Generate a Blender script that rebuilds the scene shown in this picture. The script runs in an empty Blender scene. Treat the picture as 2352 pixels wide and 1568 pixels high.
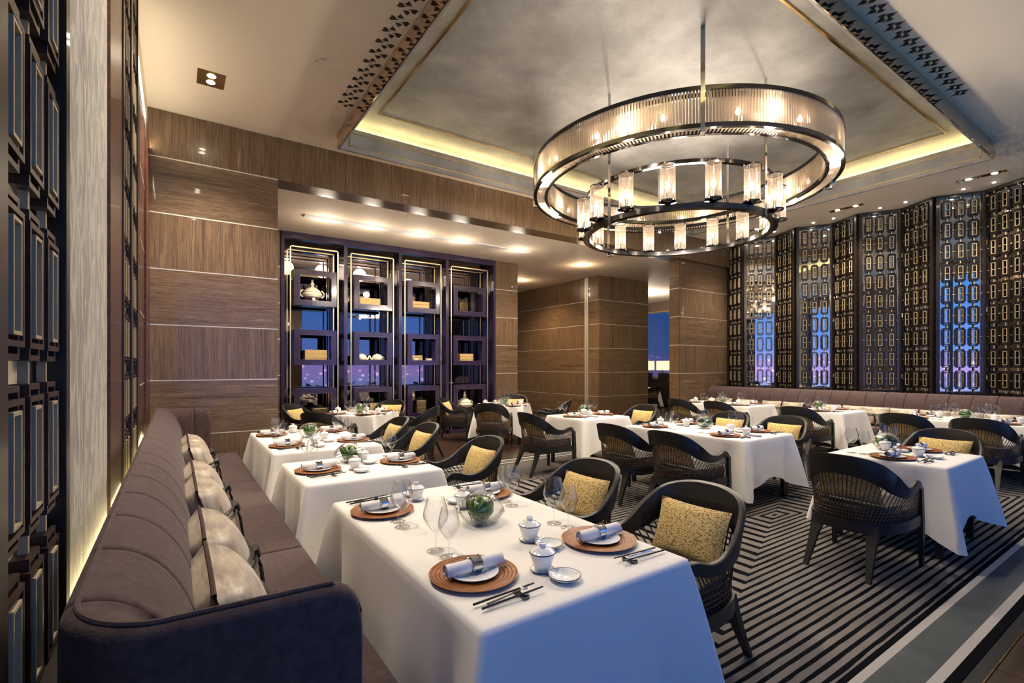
import bpy, bmesh, math, random
from mathutils import Vector, Matrix
random.seed(7)
sc = bpy.context.scene
C = sc.collection
PI = math.pi

# ------------------------------------------------------------------ camera, world, exposure
cam_d = bpy.data.cameras.new('camera')
cam_d.sensor_width = 36.0
cam_d.lens = 17.312
cam_d.shift_y = 0.02394
cam_d.clip_start = 0.02
cam_d.clip_end = 300
cam = bpy.data.objects.new('camera', cam_d)
C.objects.link(cam)
cam.location = (0, 0, 1.55)
cam.rotation_euler = (PI / 2, 0, -math.radians(34.35))
sc.camera = cam

sc.view_settings.view_transform = 'Standard'
sc.view_settings.look = 'None'
sc.view_settings.exposure = 1.08
sc.view_settings.gamma = 1.0
sc.view_settings.use_curve_mapping = False
sc.cycles.use_denoising = True
sc.cycles.max_bounces = 7
sc.cycles.diffuse_bounces = 3
sc.cycles.glossy_bounces = 4
sc.cycles.transmission_bounces = 3
sc.cycles.transparent_max_bounces = 12
sc.cycles.sample_clamp_indirect = 4.0
sc.cycles.use_adaptive_sampling = True
sc.cycles.adaptive_threshold = 0.08
sc.cycles.adaptive_min_samples = 12
sc.cycles.caustics_reflective = False
sc.cycles.caustics_refractive = False

def srgb(r, g, b):
    f = lambda c: (c / 255 / 12.92) if c / 255 <= 0.04045 else ((c / 255 + 0.055) / 1.055) ** 2.4
    return (f(r), f(g), f(b), 1.0)

# the dusk sky over a lit city
world = bpy.data.worlds.new('dusk_city_sky')
sc.world = world
world.use_nodes = True
wn = world.node_tree.nodes; wl = world.node_tree.links
wn.clear()
w_out = wn.new('ShaderNodeOutputWorld'); w_bg = wn.new('ShaderNodeBackground')
w_tc = wn.new('ShaderNodeTexCoord'); w_sep = wn.new('ShaderNodeSeparateXYZ')
w_ramp = wn.new('ShaderNodeValToRGB')
w_map = wn.new('ShaderNodeMapRange'); w_map.inputs[1].default_value = -0.5; w_map.inputs[2].default_value = 0.5
wl.new(w_tc.outputs['Generated'], w_sep.inputs[0]); wl.new(w_sep.outputs['Z'], w_map.inputs[0])
wl.new(w_map.outputs[0], w_ramp.inputs[0])
e = w_ramp.color_ramp.elements
e[0].position = 0.0; e[0].color = srgb(58, 122, 178)
e[1].position = 1.0; e[1].color = srgb(48, 98, 172)
for p, c in ((0.44, srgb(76, 136, 192)), (0.495, srgb(140, 124, 196)), (0.53, srgb(84, 120, 196)), (0.62, srgb(58, 110, 188))):
    n = w_ramp.color_ramp.elements.new(p); n.color = c
w_vor = wn.new('ShaderNodeTexVoronoi'); w_vor.inputs['Scale'].default_value = 75
w_mp = wn.new('ShaderNodeMapping'); w_mp.inputs['Scale'].default_value = (1, 1, 1.6)
wl.new(w_tc.outputs['Generated'], w_mp.inputs[0]); wl.new(w_mp.outputs[0], w_vor.inputs['Vector'])
w_dot = wn.new('ShaderNodeValToRGB')
w_dot.color_ramp.elements[0].position = 0.10; w_dot.color_ramp.elements[0].color = (1, 1, 1, 1)
w_dot.color_ramp.elements[1].position = 0.30; w_dot.color_ramp.elements[1].color = (0, 0, 0, 1)
wl.new(w_vor.outputs['Distance'], w_dot.inputs[0])
w_band = wn.new('ShaderNodeValToRGB')      # where the city lies: just below the horizon
bnd = w_band.color_ramp.elements
bnd[0].position = 0.30; bnd[0].color = (0, 0, 0, 1)
bnd[1].position = 0.50; bnd[1].color = (1, 1, 1, 1)
n = bnd.new(0.525); n.color = (0, 0, 0, 1)
n = bnd.new(0.42); n.color = (.5, .5, .5, 1)
wl.new(w_map.outputs[0], w_band.inputs[0])
w_m1 = wn.new('ShaderNodeMixRGB'); w_m1.blend_type = 'MULTIPLY'; w_m1.inputs[0].default_value = 1
wl.new(w_dot.outputs[0], w_m1.inputs[1]); wl.new(w_band.outputs[0], w_m1.inputs[2])
w_m2 = wn.new('ShaderNodeMixRGB'); w_m2.blend_type = 'MULTIPLY'; w_m2.inputs[0].default_value = 1
w_m2.inputs[2].default_value = (1.0, .72, .85, 1)
wl.new(w_m1.outputs[0], w_m2.inputs[1])
w_add = wn.new('ShaderNodeMixRGB'); w_add.blend_type = 'ADD'; w_add.inputs[0].default_value = 1
wl.new(w_ramp.outputs[0], w_add.inputs[1]); wl.new(w_m2.outputs[0], w_add.inputs[2])
wl.new(w_add.outputs[0], w_bg.inputs[0]); w_bg.inputs[1].default_value = 1.2
wl.new(w_bg.outputs[0], w_out.inputs[0])

CEIL = 4.693      # main ceiling
LOW = 4.112       # header underside and alcove ceiling
PAN = 0.6854      # wall panel pitch
BACK = 7.43       # back wall plane
ALC = 10.15       # alcove cabinet plane
TX0, TX1, TY0, TY1 = 1.80, 9.58, 1.89, 6.82   # ceiling tray outline
CHX, CHY = 5.69, 4.34                         # chandelier axis
WINY = -2.2       # window wall behind the camera

# ------------------------------------------------------------------ helpers
class MB:
    def __init__(s): s.v = []; s.f = []
    def add(s, vs, fs):
        o = len(s.v); s.v += [tuple(q) for q in vs]; s.f += [tuple(i + o for i in f) for f in fs]; return s
    def box(s, x0, x1, y0, y1, z0, z1):
        return s.add([(x0,y0,z0),(x1,y0,z0),(x1,y1,z0),(x0,y1,z0),(x0,y0,z1),(x1,y0,z1),(x1,y1,z1),(x0,y1,z1)],
                     [(0,3,2,1),(4,5,6,7),(0,1,5,4),(1,2,6,5),(2,3,7,6),(3,0,4,7)])
    def frame(s, hw, hh, b, y0, y1, cx=0, cz=0):
        "rectangular outline in the XZ plane"
        s.box(cx-hw, cx+hw, y0, y1, cz+hh-b, cz+hh); s.box(cx-hw, cx+hw, y0, y1, cz-hh, cz-hh+b)
        s.box(cx-hw, cx-hw+b, y0, y1, cz-hh+b, cz+hh-b); s.box(cx+hw-b, cx+hw, y0, y1, cz-hh+b, cz+hh-b); return s
    def taper(s, p0, p1, a0, a1, b0=None, b1=None):
        "square bar from p0 to p1, half sizes a (x) b (y)"
        b0 = b0 or a0; b1 = b1 or a1
        vs = []
        for p, a, b in ((p0, a0, b0), (p1, a1, b1)):
            vs += [(p[0]-a,p[1]-b,p[2]),(p[0]+a,p[1]-b,p[2]),(p[0]+a,p[1]+b,p[2]),(p[0]-a,p[1]+b,p[2])]
        return s.add(vs, [(0,3,2,1),(4,5,6,7),(0,1,5,4),(1,2,6,5),(2,3,7,6),(3,0,4,7)])
    def tube(s, path, r, n=8, closed=False, cap=True):
        P = [Vector(p) for p in path]; m = len(P); rings = []
        up = Vector((0, 0, 1)); rr = r if isinstance(r, (list, tuple)) else [r] * m
        for i in range(m):
            if closed: t = P[(i+1) % m] - P[i-1]
            else: t = P[min(i+1, m-1)] - P[max(i-1, 0)]
            t.normalize()
            u = t.cross(up)
            if u.length < 1e-3: u = t.cross(Vector((1, 0, 0)))
            u.normalize(); w = u.cross(t)
            rings.append([P[i] + (u * math.cos(2*PI*k/n) + w * math.sin(2*PI*k/n)) * rr[i] for k in range(n)])
        vs = [q for rg in rings for q in rg]; fs = []
        for i in range(m if closed else m - 1):
            j = (i + 1) % m
            for k in range(n):
                l = (k + 1) % n
                fs.append((i*n+k, i*n+l, j*n+l, j*n+k))
        if not closed and cap:
            fs.append(tuple(range(n)[::-1])); fs.append(tuple((m-1)*n + k for k in range(n)))
        return s.add(vs, fs)
    def lathe(s, prof, n=24, c=(0, 0, 0)):
        vs = []; fs = []; m = len(prof)
        for i in range(m):
            r, z = prof[i]
            for k in range(n):
                a = 2*PI*k/n; vs.append((c[0]+r*math.cos(a), c[1]+r*math.sin(a), c[2]+z))
        for i in range(m-1):
            if prof[i] == prof[i+1]: continue
            for k in range(n):
                l = (k+1) % n
                fs.append((i*n+k, i*n+l, (i+1)*n+l, (i+1)*n+k))
        return s.add(vs, fs)
    def prism(s, poly, z0, z1):
        n = len(poly)
        vs = [(x, y, z0) for x, y in poly] + [(x, y, z1) for x, y in poly]
        fs = [tuple(range(n)[::-1]), tuple(range(n, 2*n))] + [(i, (i+1) % n, n+(i+1) % n, n+i) for i in range(n)]
        return s.add(vs, fs)
    def xform(s, M):
        s.v = [tuple(M @ Vector(q)) for q in s.v]; return s
    def mesh(s, name, mat=None, smooth=35):
        me = bpy.data.meshes.new(name); me.from_pydata(s.v, [], s.f); me.validate()
        if mat: me.materials.append(mat)
        if smooth:
            me.polygons.foreach_set('use_smooth', [True] * len(me.polygons))
            me.set_sharp_from_angle(angle=math.radians(smooth))
        me.update(); return me
    def build(s, name, mat, parent=None, smooth=35):
        return inst(s.mesh(name, mat, smooth), name, parent)

def inst(me, name, parent=None, loc=(0,0,0), rot=(0,0,0), scale=(1,1,1)):
    o = bpy.data.objects.new(name, me); C.objects.link(o)
    if parent: o.parent = parent
    o.location = loc; o.rotation_euler = rot; o.scale = scale
    return o

def rbox(x0, x1, y0, y1, z0, z1, r, seg=3):
    "box with rounded edges as an MB"
    bm = bmesh.new(); bmesh.ops.create_cube(bm, size=1)
    for v in bm.verts:
        v.co = Vector(((x0+x1)/2 + v.co.x*(x1-x0), (y0+y1)/2 + v.co.y*(y1-y0), (z0+z1)/2 + v.co.z*(z1-z0)))
    bmesh.ops.bevel(bm, geom=bm.edges[:], offset=r, segments=seg, profile=0.5, affect='EDGES')
    bm.verts.index_update()
    m = MB(); m.add([v.co[:] for v in bm.verts], [[v.index for v in f.verts] for f in bm.faces]); bm.free()
    return m

def catmull(pts, n):
    out = []; m = len(pts)
    for i in range(m-1):
        p0 = pts[max(i-1, 0)]; p1 = pts[i]; p2 = pts[i+1]; p3 = pts[min(i+2, m-1)]
        for k in range(n):
            t = k/n
            out.append(tuple(.5*((2*b) + (-a+c)*t + (2*a-5*b+4*c-d)*t*t + (-a+3*b-3*c+d)*t**3) for a, b, c, d in zip(p0, p1, p2, p3)))
    out.append(tuple(pts[-1])); return out
def tag(o, label, cat, group=None):
    o['label'] = label; o['category'] = cat
    if group: o['group'] = group
    return o
def thing(name, label, cat, loc=(0,0,0), rz=0, group=None):
    o = bpy.data.objects.new(name, None); C.objects.link(o)
    o.empty_display_size = .05
    o.location = loc; o.rotation_euler = (0, 0, rz)
    return tag(o, label, cat, group)
def struct(o): o['kind'] = 'structure'; return o
def stuff(o): o['kind'] = 'stuff'; return o
def struct_root(name, loc=(0,0,0), rz=0):
    o = bpy.data.objects.new(name, None); C.objects.link(o); o.location = loc; o.rotation_euler = (0, 0, rz)
    o.empty_display_size = .05
    return struct(o)
def copy_tree(o, parent=None):
    c = o.copy(); C.objects.link(c); c.parent = parent
    for ch in list(o.children): copy_tree(ch, c)
    return c

# ------------------------------------------------------------------ materials
M = {}
def mat(name, col=(.8,.8,.8,1), rough=.5, metal=0, coat=0, spec=.5, emit=None, estr=0, sheen=0):
    m = bpy.data.materials.new(name); m.use_nodes = True
    b = m.node_tree.nodes['Principled BSDF']
    b.inputs['Base Color'].default_value = col; b.inputs['Roughness'].default_value = rough
    b.inputs['Metallic'].default_value = metal; b.inputs['Coat Weight'].default_value = coat
    b.inputs['Coat Roughness'].default_value = .08
    b.inputs['Specular IOR Level'].default_value = spec
    b.inputs['Sheen Weight'].default_value = sheen
    if emit: b.inputs['Emission Color'].default_value = emit; b.inputs['Emission Strength'].default_value = estr
    M[name] = m; return m
def nodes(m): return m.node_tree.nodes, m.node_tree.links, m.node_tree.nodes['Principled BSDF']
def pos_map(m, scale, space='world', rot=(0,0,0)):
    n, l, b = nodes(m)
    if space == 'world': g = n.new('ShaderNodeNewGeometry'); out = g.outputs['Position']
    else: g = n.new('ShaderNodeTexCoord'); out = g.outputs['Object']
    mp = n.new('ShaderNodeMapping'); mp.inputs['Scale'].default_value = scale; mp.inputs['Rotation'].default_value = rot
    l.new(out, mp.inputs[0]); return mp.outputs[0]
def noise(m, vec, scale=1, detail=4, rough=.55, dist=0):
    n, l, b = nodes(m); t = n.new('ShaderNodeTexNoise')
    t.inputs['Scale'].default_value = scale; t.inputs['Detail'].default_value = detail
    t.inputs['Roughness'].default_value = rough; t.inputs['Distortion'].default_value = dist
    l.new(vec, t.inputs['Vector']); return t.outputs['Fac']
def ramp(m, fac, stops):
    n, l, b = nodes(m); r = n.new('ShaderNodeValToRGB'); el = r.color_ramp.elements
    el[0].position = stops[0][0]; el[0].color = stops[0][1]; el[1].position = stops[-1][0]; el[1].color = stops[-1][1]
    for p, c in stops[1:-1]:
        q = el.new(p); q.color = c
    l.new(fac, r.inputs[0]); return r.outputs[0]
def bump(m, fac, strength=.3, dist=.01):
    n, l, b = nodes(m); t = n.new('ShaderNodeBump'); t.inputs['Strength'].default_value = strength
    t.inputs['Distance'].default_value = dist; l.new(fac, t.inputs['Height']); l.new(t.outputs[0], b.inputs['Normal'])
def math_n(m, op, a, bb=None):
    n, l, b = nodes(m); t = n.new('ShaderNodeMath'); t.operation = op
    for i, q in enumerate((a, bb)):
        if q is None: continue
        if isinstance(q, (int, float)): t.inputs[i].default_value = q
        else: l.new(q, t.inputs[i])
    return t.outputs[0]
def base(m, out): n, l, b = nodes(m); l.new(out, b.inputs['Base Color'])

def veneer(name, horiz):
    m = mat(name, rough=.28, coat=.32)
    m.node_tree.nodes['Principled BSDF'].inputs['Coat Roughness'].default_value = .04
    v = pos_map(m, (.7, .7, 17) if horiz else (15, 15, .35))
    f = noise(m, v, 1.0, 9, .74, .12)
    v2 = pos_map(m, (.5, .5, 9) if horiz else (7, 7, .3))
    g = noise(m, v2, 1.0, 2, .5)
    f = math_n(m, 'ADD', math_n(m, 'MULTIPLY', f, .78), math_n(m, 'MULTIPLY', g, .22))
    c = ramp(m, f, [(.30, (.020, .011, .006, 1)), (.40, (.080, .047, .025, 1)), (.455, (.185, .118, .066, 1)), (.49, (.075, .044, .024, 1)),
                    (.535, (.205, .133, .076, 1)), (.58, (.095, .058, .032, 1)), (.65, (.36, .25, .15, 1))])
    base(m, c); bump(m, f, .03, .002); return m
veneer('veneer_upright', False); veneer('veneer_level', True)
m = mat('rosewood', rough=.35, coat=.15)
f = noise(m, pos_map(m, (5, 5, 60)), 1, 5, .6, .3)
base(m, ramp(m, f, [(.3, srgb(38, 18, 12)), (.55, srgb(78, 40, 27)), (.75, srgb(112, 66, 44))]))
m = mat('dark_rosewood', rough=.4, coat=.1)  # darker rosewood for the left wall lattice
f = noise(m, pos_map(m, (5, 60, 60)), 1, 5, .6, .3)
base(m, ramp(m, f, [(.3, srgb(22, 11, 8)), (.55, srgb(48, 25, 18)), (.75, srgb(74, 42, 29))]))
m = mat('dark_wood', rough=.38, coat=.1)
f = noise(m, pos_map(m, (8, 8, 60), 'object'), 1, 4, .6)
base(m, ramp(m, f, [(.3, (.008, .005, .004, 1)), (.7, (.030, .017, .012, 1))]))
m = mat('chair_wood', rough=.42)
f = noise(m, pos_map(m, (14, 14, 140), 'object'), 1, 4, .65)
base(m, ramp(m, f, [(.3, (.0035, .0035, .0034, 1)), (.7, (.015, .0145, .0135, 1))])); bump(m, f, .18, .002)
m = mat('floor_wood', rough=.3, coat=.1)
f = noise(m, pos_map(m, (1.2, 30, 1)), 1, 5, .6, .3)
base(m, ramp(m, f, [(.3, srgb(34, 22, 16)), (.6, srgb(68, 48, 36)), (.8, srgb(86, 64, 50))]))
mat('strip_metal', (.74, .70, .62, 1), .42, .7)
mat('chrome', (.75, .75, .76, 1), .08, 1)
mat('dark_chrome', (.11, .11, .12, 1), .12, 1)
mat('gold', (.80, .58, .26, 1), .16, 1)
mat('pale_gold', (.72, .57, .30, 1), .3, 1)
mat('bronze_mirror', (.80, .62, .44, 1), .05, 1)
mat('smoked_mirror', (.72, .68, .62, 1), .015, 1)
mat('cabinet_mirror', (.30, .26, .27, 1), .02, 1)
m = mat('ceiling_paint', srgb(240, 226, 205), .75)
mat('taupe_paint', srgb(128, 108, 98), .7)
mat('cream_paint', srgb(238, 226, 190), .7)
m = mat('silver_leaf', (.50, .475, .44, 1), .50, .45)
v = pos_map(m, (1, 1, 1))
f1 = noise(m, v, 1.6, 6, .62, .1)
f2 = noise(m, v, 70, 3, .6)
base(m, ramp(m, f1, [(.3, (.21, .205, .205, 1)), (.5, (.29, .287, .285, 1)), (.72, (.40, .395, .39, 1))]))
bump(m, f2, .55, .006)
m = mat('linen', srgb(236, 232, 225), .85, spec=.2, sheen=.15)
f = noise(m, pos_map(m, (90, 90, 90)), 1, 2, .5); bump(m, f, .05, .002)
mat('porcelain', srgb(238, 238, 236), .18, coat=.3)
m = mat('charger_wood', rough=.42)
n_, l_, b_ = nodes(m)
tc = n_.new('ShaderNodeTexCoord'); ln = n_.new('ShaderNodeVectorMath'); ln.operation = 'LENGTH'
l_.new(tc.outputs['Object'], ln.inputs[0])
wv = math_n(m, 'SINE', math_n(m, 'MULTIPLY', ln.outputs['Value'], 420.0))
nf = noise(m, pos_map(m, (40, 40, 40), 'object'), 1, 3)
mixv = math_n(m, 'ADD', math_n(m, 'MULTIPLY', wv, .18), nf)
base(m, ramp(m, mixv, [(.25, srgb(100, 54, 18)), (.55, srgb(146, 86, 34)), (.8, srgb(170, 108, 50))])); bump(m, wv, .25, .0015)
m = mat('mauve_fabric', rough=.85, sheen=.12, spec=.25)
f = noise(m, pos_map(m, (30, 30, 30)), 1, 3, .6)
base(m, ramp(m, f, [(.3, srgb(66, 51, 49)), (.7, srgb(88, 70, 67))]))
f3 = noise(m, pos_map(m, (170, 170, 170)), 1, 2, .5); bump(m, f3, .35, .004)
m = mat('satin', rough=.32, sheen=.2)
f = noise(m, pos_map(m, (6, 30, 6), 'object'), 1, 4, .6, .5)
base(m, ramp(m, f, [(.3, srgb(138, 124, 112)), (.55, srgb(188, 174, 152)), (.75, srgb(214, 202, 180))]))
mat('brown_piping', srgb(52, 28, 20), .5)
mat('black_cord', (.012, .010, .010, 1), .4)
m = mat('cushion_weave', rough=.9, sheen=.2)
v = pos_map(m, (95, 95, 170), 'object')
n_, l_, b_ = nodes(m)
br = n_.new('ShaderNodeTexNoise'); br.inputs['Scale'].default_value = 1.0; br.inputs['Detail'].default_value = 1.5
l_.new(v, br.inputs['Vector'])
base(m, ramp(m, br.outputs['Fac'], [(.0, srgb(112, 74, 22)), (.40, srgb(134, 92, 34)), (.47, srgb(214, 186, 116)), (1.0, srgb(228, 206, 146))]))
bump(m, br.outputs['Fac'], .3, .003)
m = mat('black_seat', (.010, .009, .009, 1), .5)
mat('rattan', srgb(74, 50, 27), .55)
m = mat('fabric_wall', rough=.7, sheen=.2)
v = pos_map(m, (1, 15, 5), 'world', (.35, 0, 0))
f = noise(m, v, 1, 6, .65, 1.2)
base(m, ramp(m, f, [(.3, srgb(92, 86, 74)), (.48, srgb(116, 109, 94)), (.56, srgb(160, 154, 138)), (.8, srgb(122, 114, 98))]))
bump(m, f, .5, .01)
mat('pale_lacquer', srgb(176, 160, 126), .5)
mat('lattice_wood', (.013, .008, .006, 1), .35, coat=.15)
m = mat('purple_lacquer', (.030, .018, .046, 1), .18, coat=.5)
mat('purple_box', (.055, .034, .078, 1), .25, coat=.3)
mat('dark_bronze', srgb(96, 80, 52), .35, .6)
mat('ivory', srgb(232, 222, 196), .3, coat=.3)
m = mat('straw_box', rough=.7)
f = noise(m, pos_map(m, (60, 60, 240), 'object'), 1, 2)
base(m, ramp(m, f, [(.3, srgb(150, 118, 66)), (.7, srgb(206, 178, 120))]))
mat('black_paint', (.006, .006, .006, 1), .4)
m = mat('green_melon', rough=.25, coat=.3)
n_, l_, b_ = nodes(m)
tc = n_.new('ShaderNodeTexCoord'); sp = n_.new('ShaderNodeSeparateXYZ'); l_.new(tc.outputs['Object'], sp.inputs[0])
an = math_n(m, 'ARCTAN2', sp.outputs['Y'], math_n(m, 'SUBTRACT', sp.outputs['Z'], .068))
st = math_n(m, 'SINE', math_n(m, 'MULTIPLY', an, 9.0))
nf = noise(m, pos_map(m, (50, 50, 50), 'object'), 1, 3)
base(m, ramp(m, math_n(m, 'ADD', math_n(m, 'MULTIPLY', st, .25), nf), [(.25, srgb(16, 40, 14)), (.55, srgb(46, 92, 34)), (.8, srgb(120, 150, 70))]))
mat('leaf_green', srgb(36, 78, 30), .35)
mat('blue_band', srgb(44, 70, 130), .35, .4)

def thin_glass(name, tint=(1, 1, 1, 1), lo=.04, hi=.55, rough=.02):
    m = bpy.data.materials.new(name); m.use_nodes = True; n = m.node_tree.nodes; l = m.node_tree.links; n.clear()
    o = n.new('ShaderNodeOutputMaterial'); mx = n.new('ShaderNodeMixShader'); t = n.new('ShaderNodeBsdfTransparent')
    g = n.new('ShaderNodeBsdfGlossy'); g.inputs['Roughness'].default_value = rough; t.inputs[0].default_value = tint
    lw = n.new('ShaderNodeLayerWeight'); lw.inputs[0].default_value = .5
    mr = n.new('ShaderNodeMapRange'); mr.inputs[3].default_value = lo; mr.inputs[4].default_value = hi
    pw = n.new('ShaderNodeMath'); pw.operation = 'POWER'; pw.inputs[1].default_value = 2.6
    l.new(lw.outputs['Facing'], pw.inputs[0]); l.new(pw.outputs[0], mr.inputs[0]); l.new(mr.outputs[0], mx.inputs[0])
    l.new(t.outputs[0], mx.inputs[1]); l.new(g.outputs[0], mx.inputs[2]); l.new(mx.outputs[0], o.inputs[0])
    M[name] = m; return m
thin_glass('clear_glass', (.975, .98, .985, 1), .035, .80)
thin_glass('window_glass', (.40, .40, .42, 1), .05, .5)
thin_glass('cabinet_glass', (.93, .93, .96, 1), .06, .5)
# crystal: lets lamp light through and scatters it
m = bpy.data.materials.new('crystal'); m.use_nodes = True; n = m.node_tree.nodes; l = m.node_tree.links; n.clear()
o = n.new('ShaderNodeOutputMaterial'); a = n.new('ShaderNodeBsdfTranslucent'); a.inputs[0].default_value = (.72, .58, .45, 1)
b = n.new('ShaderNodeBsdfGlossy'); b.inputs['Roughness'].default_value = .12; b.inputs[0].default_value = (.95, .92, .88, 1)
t = n.new('ShaderNodeBsdfTransparent'); mx = n.new('ShaderNodeMixShader'); mx.inputs[0].default_value = .42
mx2 = n.new('ShaderNodeMixShader'); mx2.inputs[0].default_value = .30
l.new(a.outputs[0], mx.inputs[1]); l.new(b.outputs[0], mx.inputs[2]); l.new(mx.outputs[0], mx2.inputs[1]); l.new(t.outputs[0], mx2.inputs[2])
l.new(mx2.outputs[0], o.inputs[0]); M['crystal'] = m
cg = m.copy(); cg.name = 'candle_glass'; M['candle_glass'] = cg
for q in cg.node_tree.nodes:
    if q.type == 'MIX_SHADER' and abs(q.inputs[0].default_value - .30) < .01: q.inputs[0].default_value = .66

def emitter(name, col, s):
    m = bpy.data.materials.new(name); m.use_nodes = True; n = m.node_tree.nodes; n.clear()
    o = n.new('ShaderNodeOutputMaterial'); e = n.new('ShaderNodeEmission'); e.inputs[0].default_value = col; e.inputs[1].default_value = s
    m.node_tree.links.new(e.outputs[0], o.inputs[0]); M[name] = m; return m
WARM = (1.0, .85, .68, 1)
emitter('bulb_glow', (1.0, .80, .55, 1), 14)
emitter('lamp_glow', (1.0, .84, .62, 1), 30)
emitter('white_lamp_glow', (1.0, .93, .82, 1), 40)
emitter('cove_led', (1.0, .80, .38, 1), 9)
emitter('bench_led', (1.0, .80, .42, 1), 6)
emitter('wall_cove_led', (1.0, .90, .72, 1), 24)
emitter('shade_glow', (1.0, .86, .55, 1), .55)

# carpet: concentric rectangles, pale on dark, with a banded border
m = mat('carpet', rough=.95, spec=.05)
n_, l_, b_ = nodes(m)
g = n_.new('ShaderNodeNewGeometry'); sp = n_.new('ShaderNodeSeparateXYZ'); l_.new(g.outputs['Position'], sp.inputs[0])
X, Y = sp.outputs['X'], sp.outputs['Y']
dx = math_n(m, 'DIVIDE', math_n(m, 'ABSOLUTE', math_n(m, 'SUBTRACT', X, 5.14)), .148)
yf = math_n(m, 'ABSOLUTE', math_n(m, 'SUBTRACT', Y, 3.79))           # folded about the carpet's middle
dy = math_n(m, 'DIVIDE', math_n(m, 'ABSOLUTE', math_n(m, 'SUBTRACT', yf, 1.105)), .060)
dd = math_n(m, 'MAXIMUM', dx, dy)
fr = math_n(m, 'FRACT', math_n(m, 'ADD', dd, .15))
wob = noise(m, pos_map(m, (3, 3, 3)), 1, 3)
stripe = math_n(m, 'GREATER_THAN', fr, math_n(m, 'ADD', .20, math_n(m, 'MULTIPLY', wob, .38)))
edge = math_n(m, 'SUBTRACT', 3.04, yf)                                # distance from the carpet's edge
def between(a, b_): return math_n(m, 'MULTIPLY', math_n(m, 'GREATER_THAN', edge, a), math_n(m, 'LESS_THAN', edge, b_))
grain = noise(m, pos_map(m, (260, 260, 260)), 1, 2, .7)
patch = noise(m, pos_map(m, (2.2, 2.2, 2.2)), 1, 4, .6)
dark = ramp(m, grain, [(.3, srgb(5, 6, 9)), (.7, srgb(18, 20, 25))])
pale = ramp(m, math_n(m, 'ADD', math_n(m, 'MULTIPLY', grain, .7), math_n(m, 'MULTIPLY', patch, .4)), [(.3, srgb(80, 76, 74)), (.8, srgb(150, 143, 136))])
mid = ramp(m, math_n(m, 'ADD', math_n(m, 'MULTIPLY', grain, .7), math_n(m, 'MULTIPLY', patch, .4)), [(.3, srgb(52, 58, 60)), (.8, srgb(110, 114, 112))])
lite = ramp(m, grain, [(.3, srgb(142, 136, 128)), (.7, srgb(206, 200, 192))])
def mix(fac, a, b2):
    q = n_.new('ShaderNodeMixRGB'); l_.new(fac, q.inputs[0]); l_.new(a, q.inputs[1]); l_.new(b2, q.inputs[2]); return q.outputs[0]
col = mix(stripe, dark, pale)
col = mix(math_n(m, 'LESS_THAN', edge, .345), col, dark)
col = mix(between(.095, .312), col, mid)
col = mix(between(.270, .312), col, lite)
col = mix(between(.048, .095), col, lite)
base(m, col); bump(m, grain, .5, .006)
# ------------------------------------------------------------------ floor and carpet
fl = MB().box(-.42, 17, WINY, 16.6, -.06, -.012).build('floor', M['floor_wood'], smooth=0); struct(fl)
plank_mesh = {}
def planks(x0, x1, y0, y1, pitch, length):
    y = y0; i = 0
    while y < y1 - .01:
        h = min(pitch, y1 - y)
        x = x0 - (i % 3) * length / 3
        while x < x1 - .01:
            a = max(x, x0); b = min(x + length, x1)
            if b - a > .02:
                k = (round(b - a, 3), round(h, 3))
                if k not in plank_mesh:
                    plank_mesh[k] = MB().box(.002, k[0]-.002, .002, k[1]-.002, -.012, 0).mesh('plank', M['floor_wood'], 0)
                inst(plank_mesh[k], 'plank', fl, (a, y, 0))
            x += length
        y += h; i += 1
planks(1.17, 9.9, 6.85, 10.15, .20, 1.9)
planks(2.2, 6.2, -.3, .684, .20, 1.9)
planks(9.9, 16.0, 7.8, 13.2, .26, 2.4)
cp = MB().box(.30, 11.2, .75, 6.83, -.011, .004).build('carpet', M['carpet'], smooth=0)
tag(cp, 'grey and black carpet patterned with concentric rectangles and a banded border', 'carpet')
for y0, y1 in ((.690, .748), (6.832, 6.848)):
    MB().box(.30, 11.2, y0, y1, -.011, .001).build('threshold_band', M['black_paint'], fl, 0)
MB().box(.30, 11.2, .684, .690, -.011, .004).build('threshold_strip', M['gold'], fl, 0)

# ------------------------------------------------------------------ ceilings
ce = MB()
ce.box(-.42, TX0, WINY, BACK, CEIL, CEIL+.03); ce.box(TX1, 12.4, WINY, BACK+.5, CEIL, CEIL+.03)
ce.box(TX0, TX1, WINY, TY0, CEIL, CEIL+.03); ce.box(TX0, TX1, TY1, BACK, CEIL, CEIL+.03)
ce = ce.build('ceiling', M['ceiling_paint'], smooth=0); struct(ce)
lo = MB().box(1.0, 17, BACK+.34, 17, LOW, LOW+.03).build('ceiling_alcove', M['ceiling_paint'], smooth=0); struct(lo)
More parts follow.
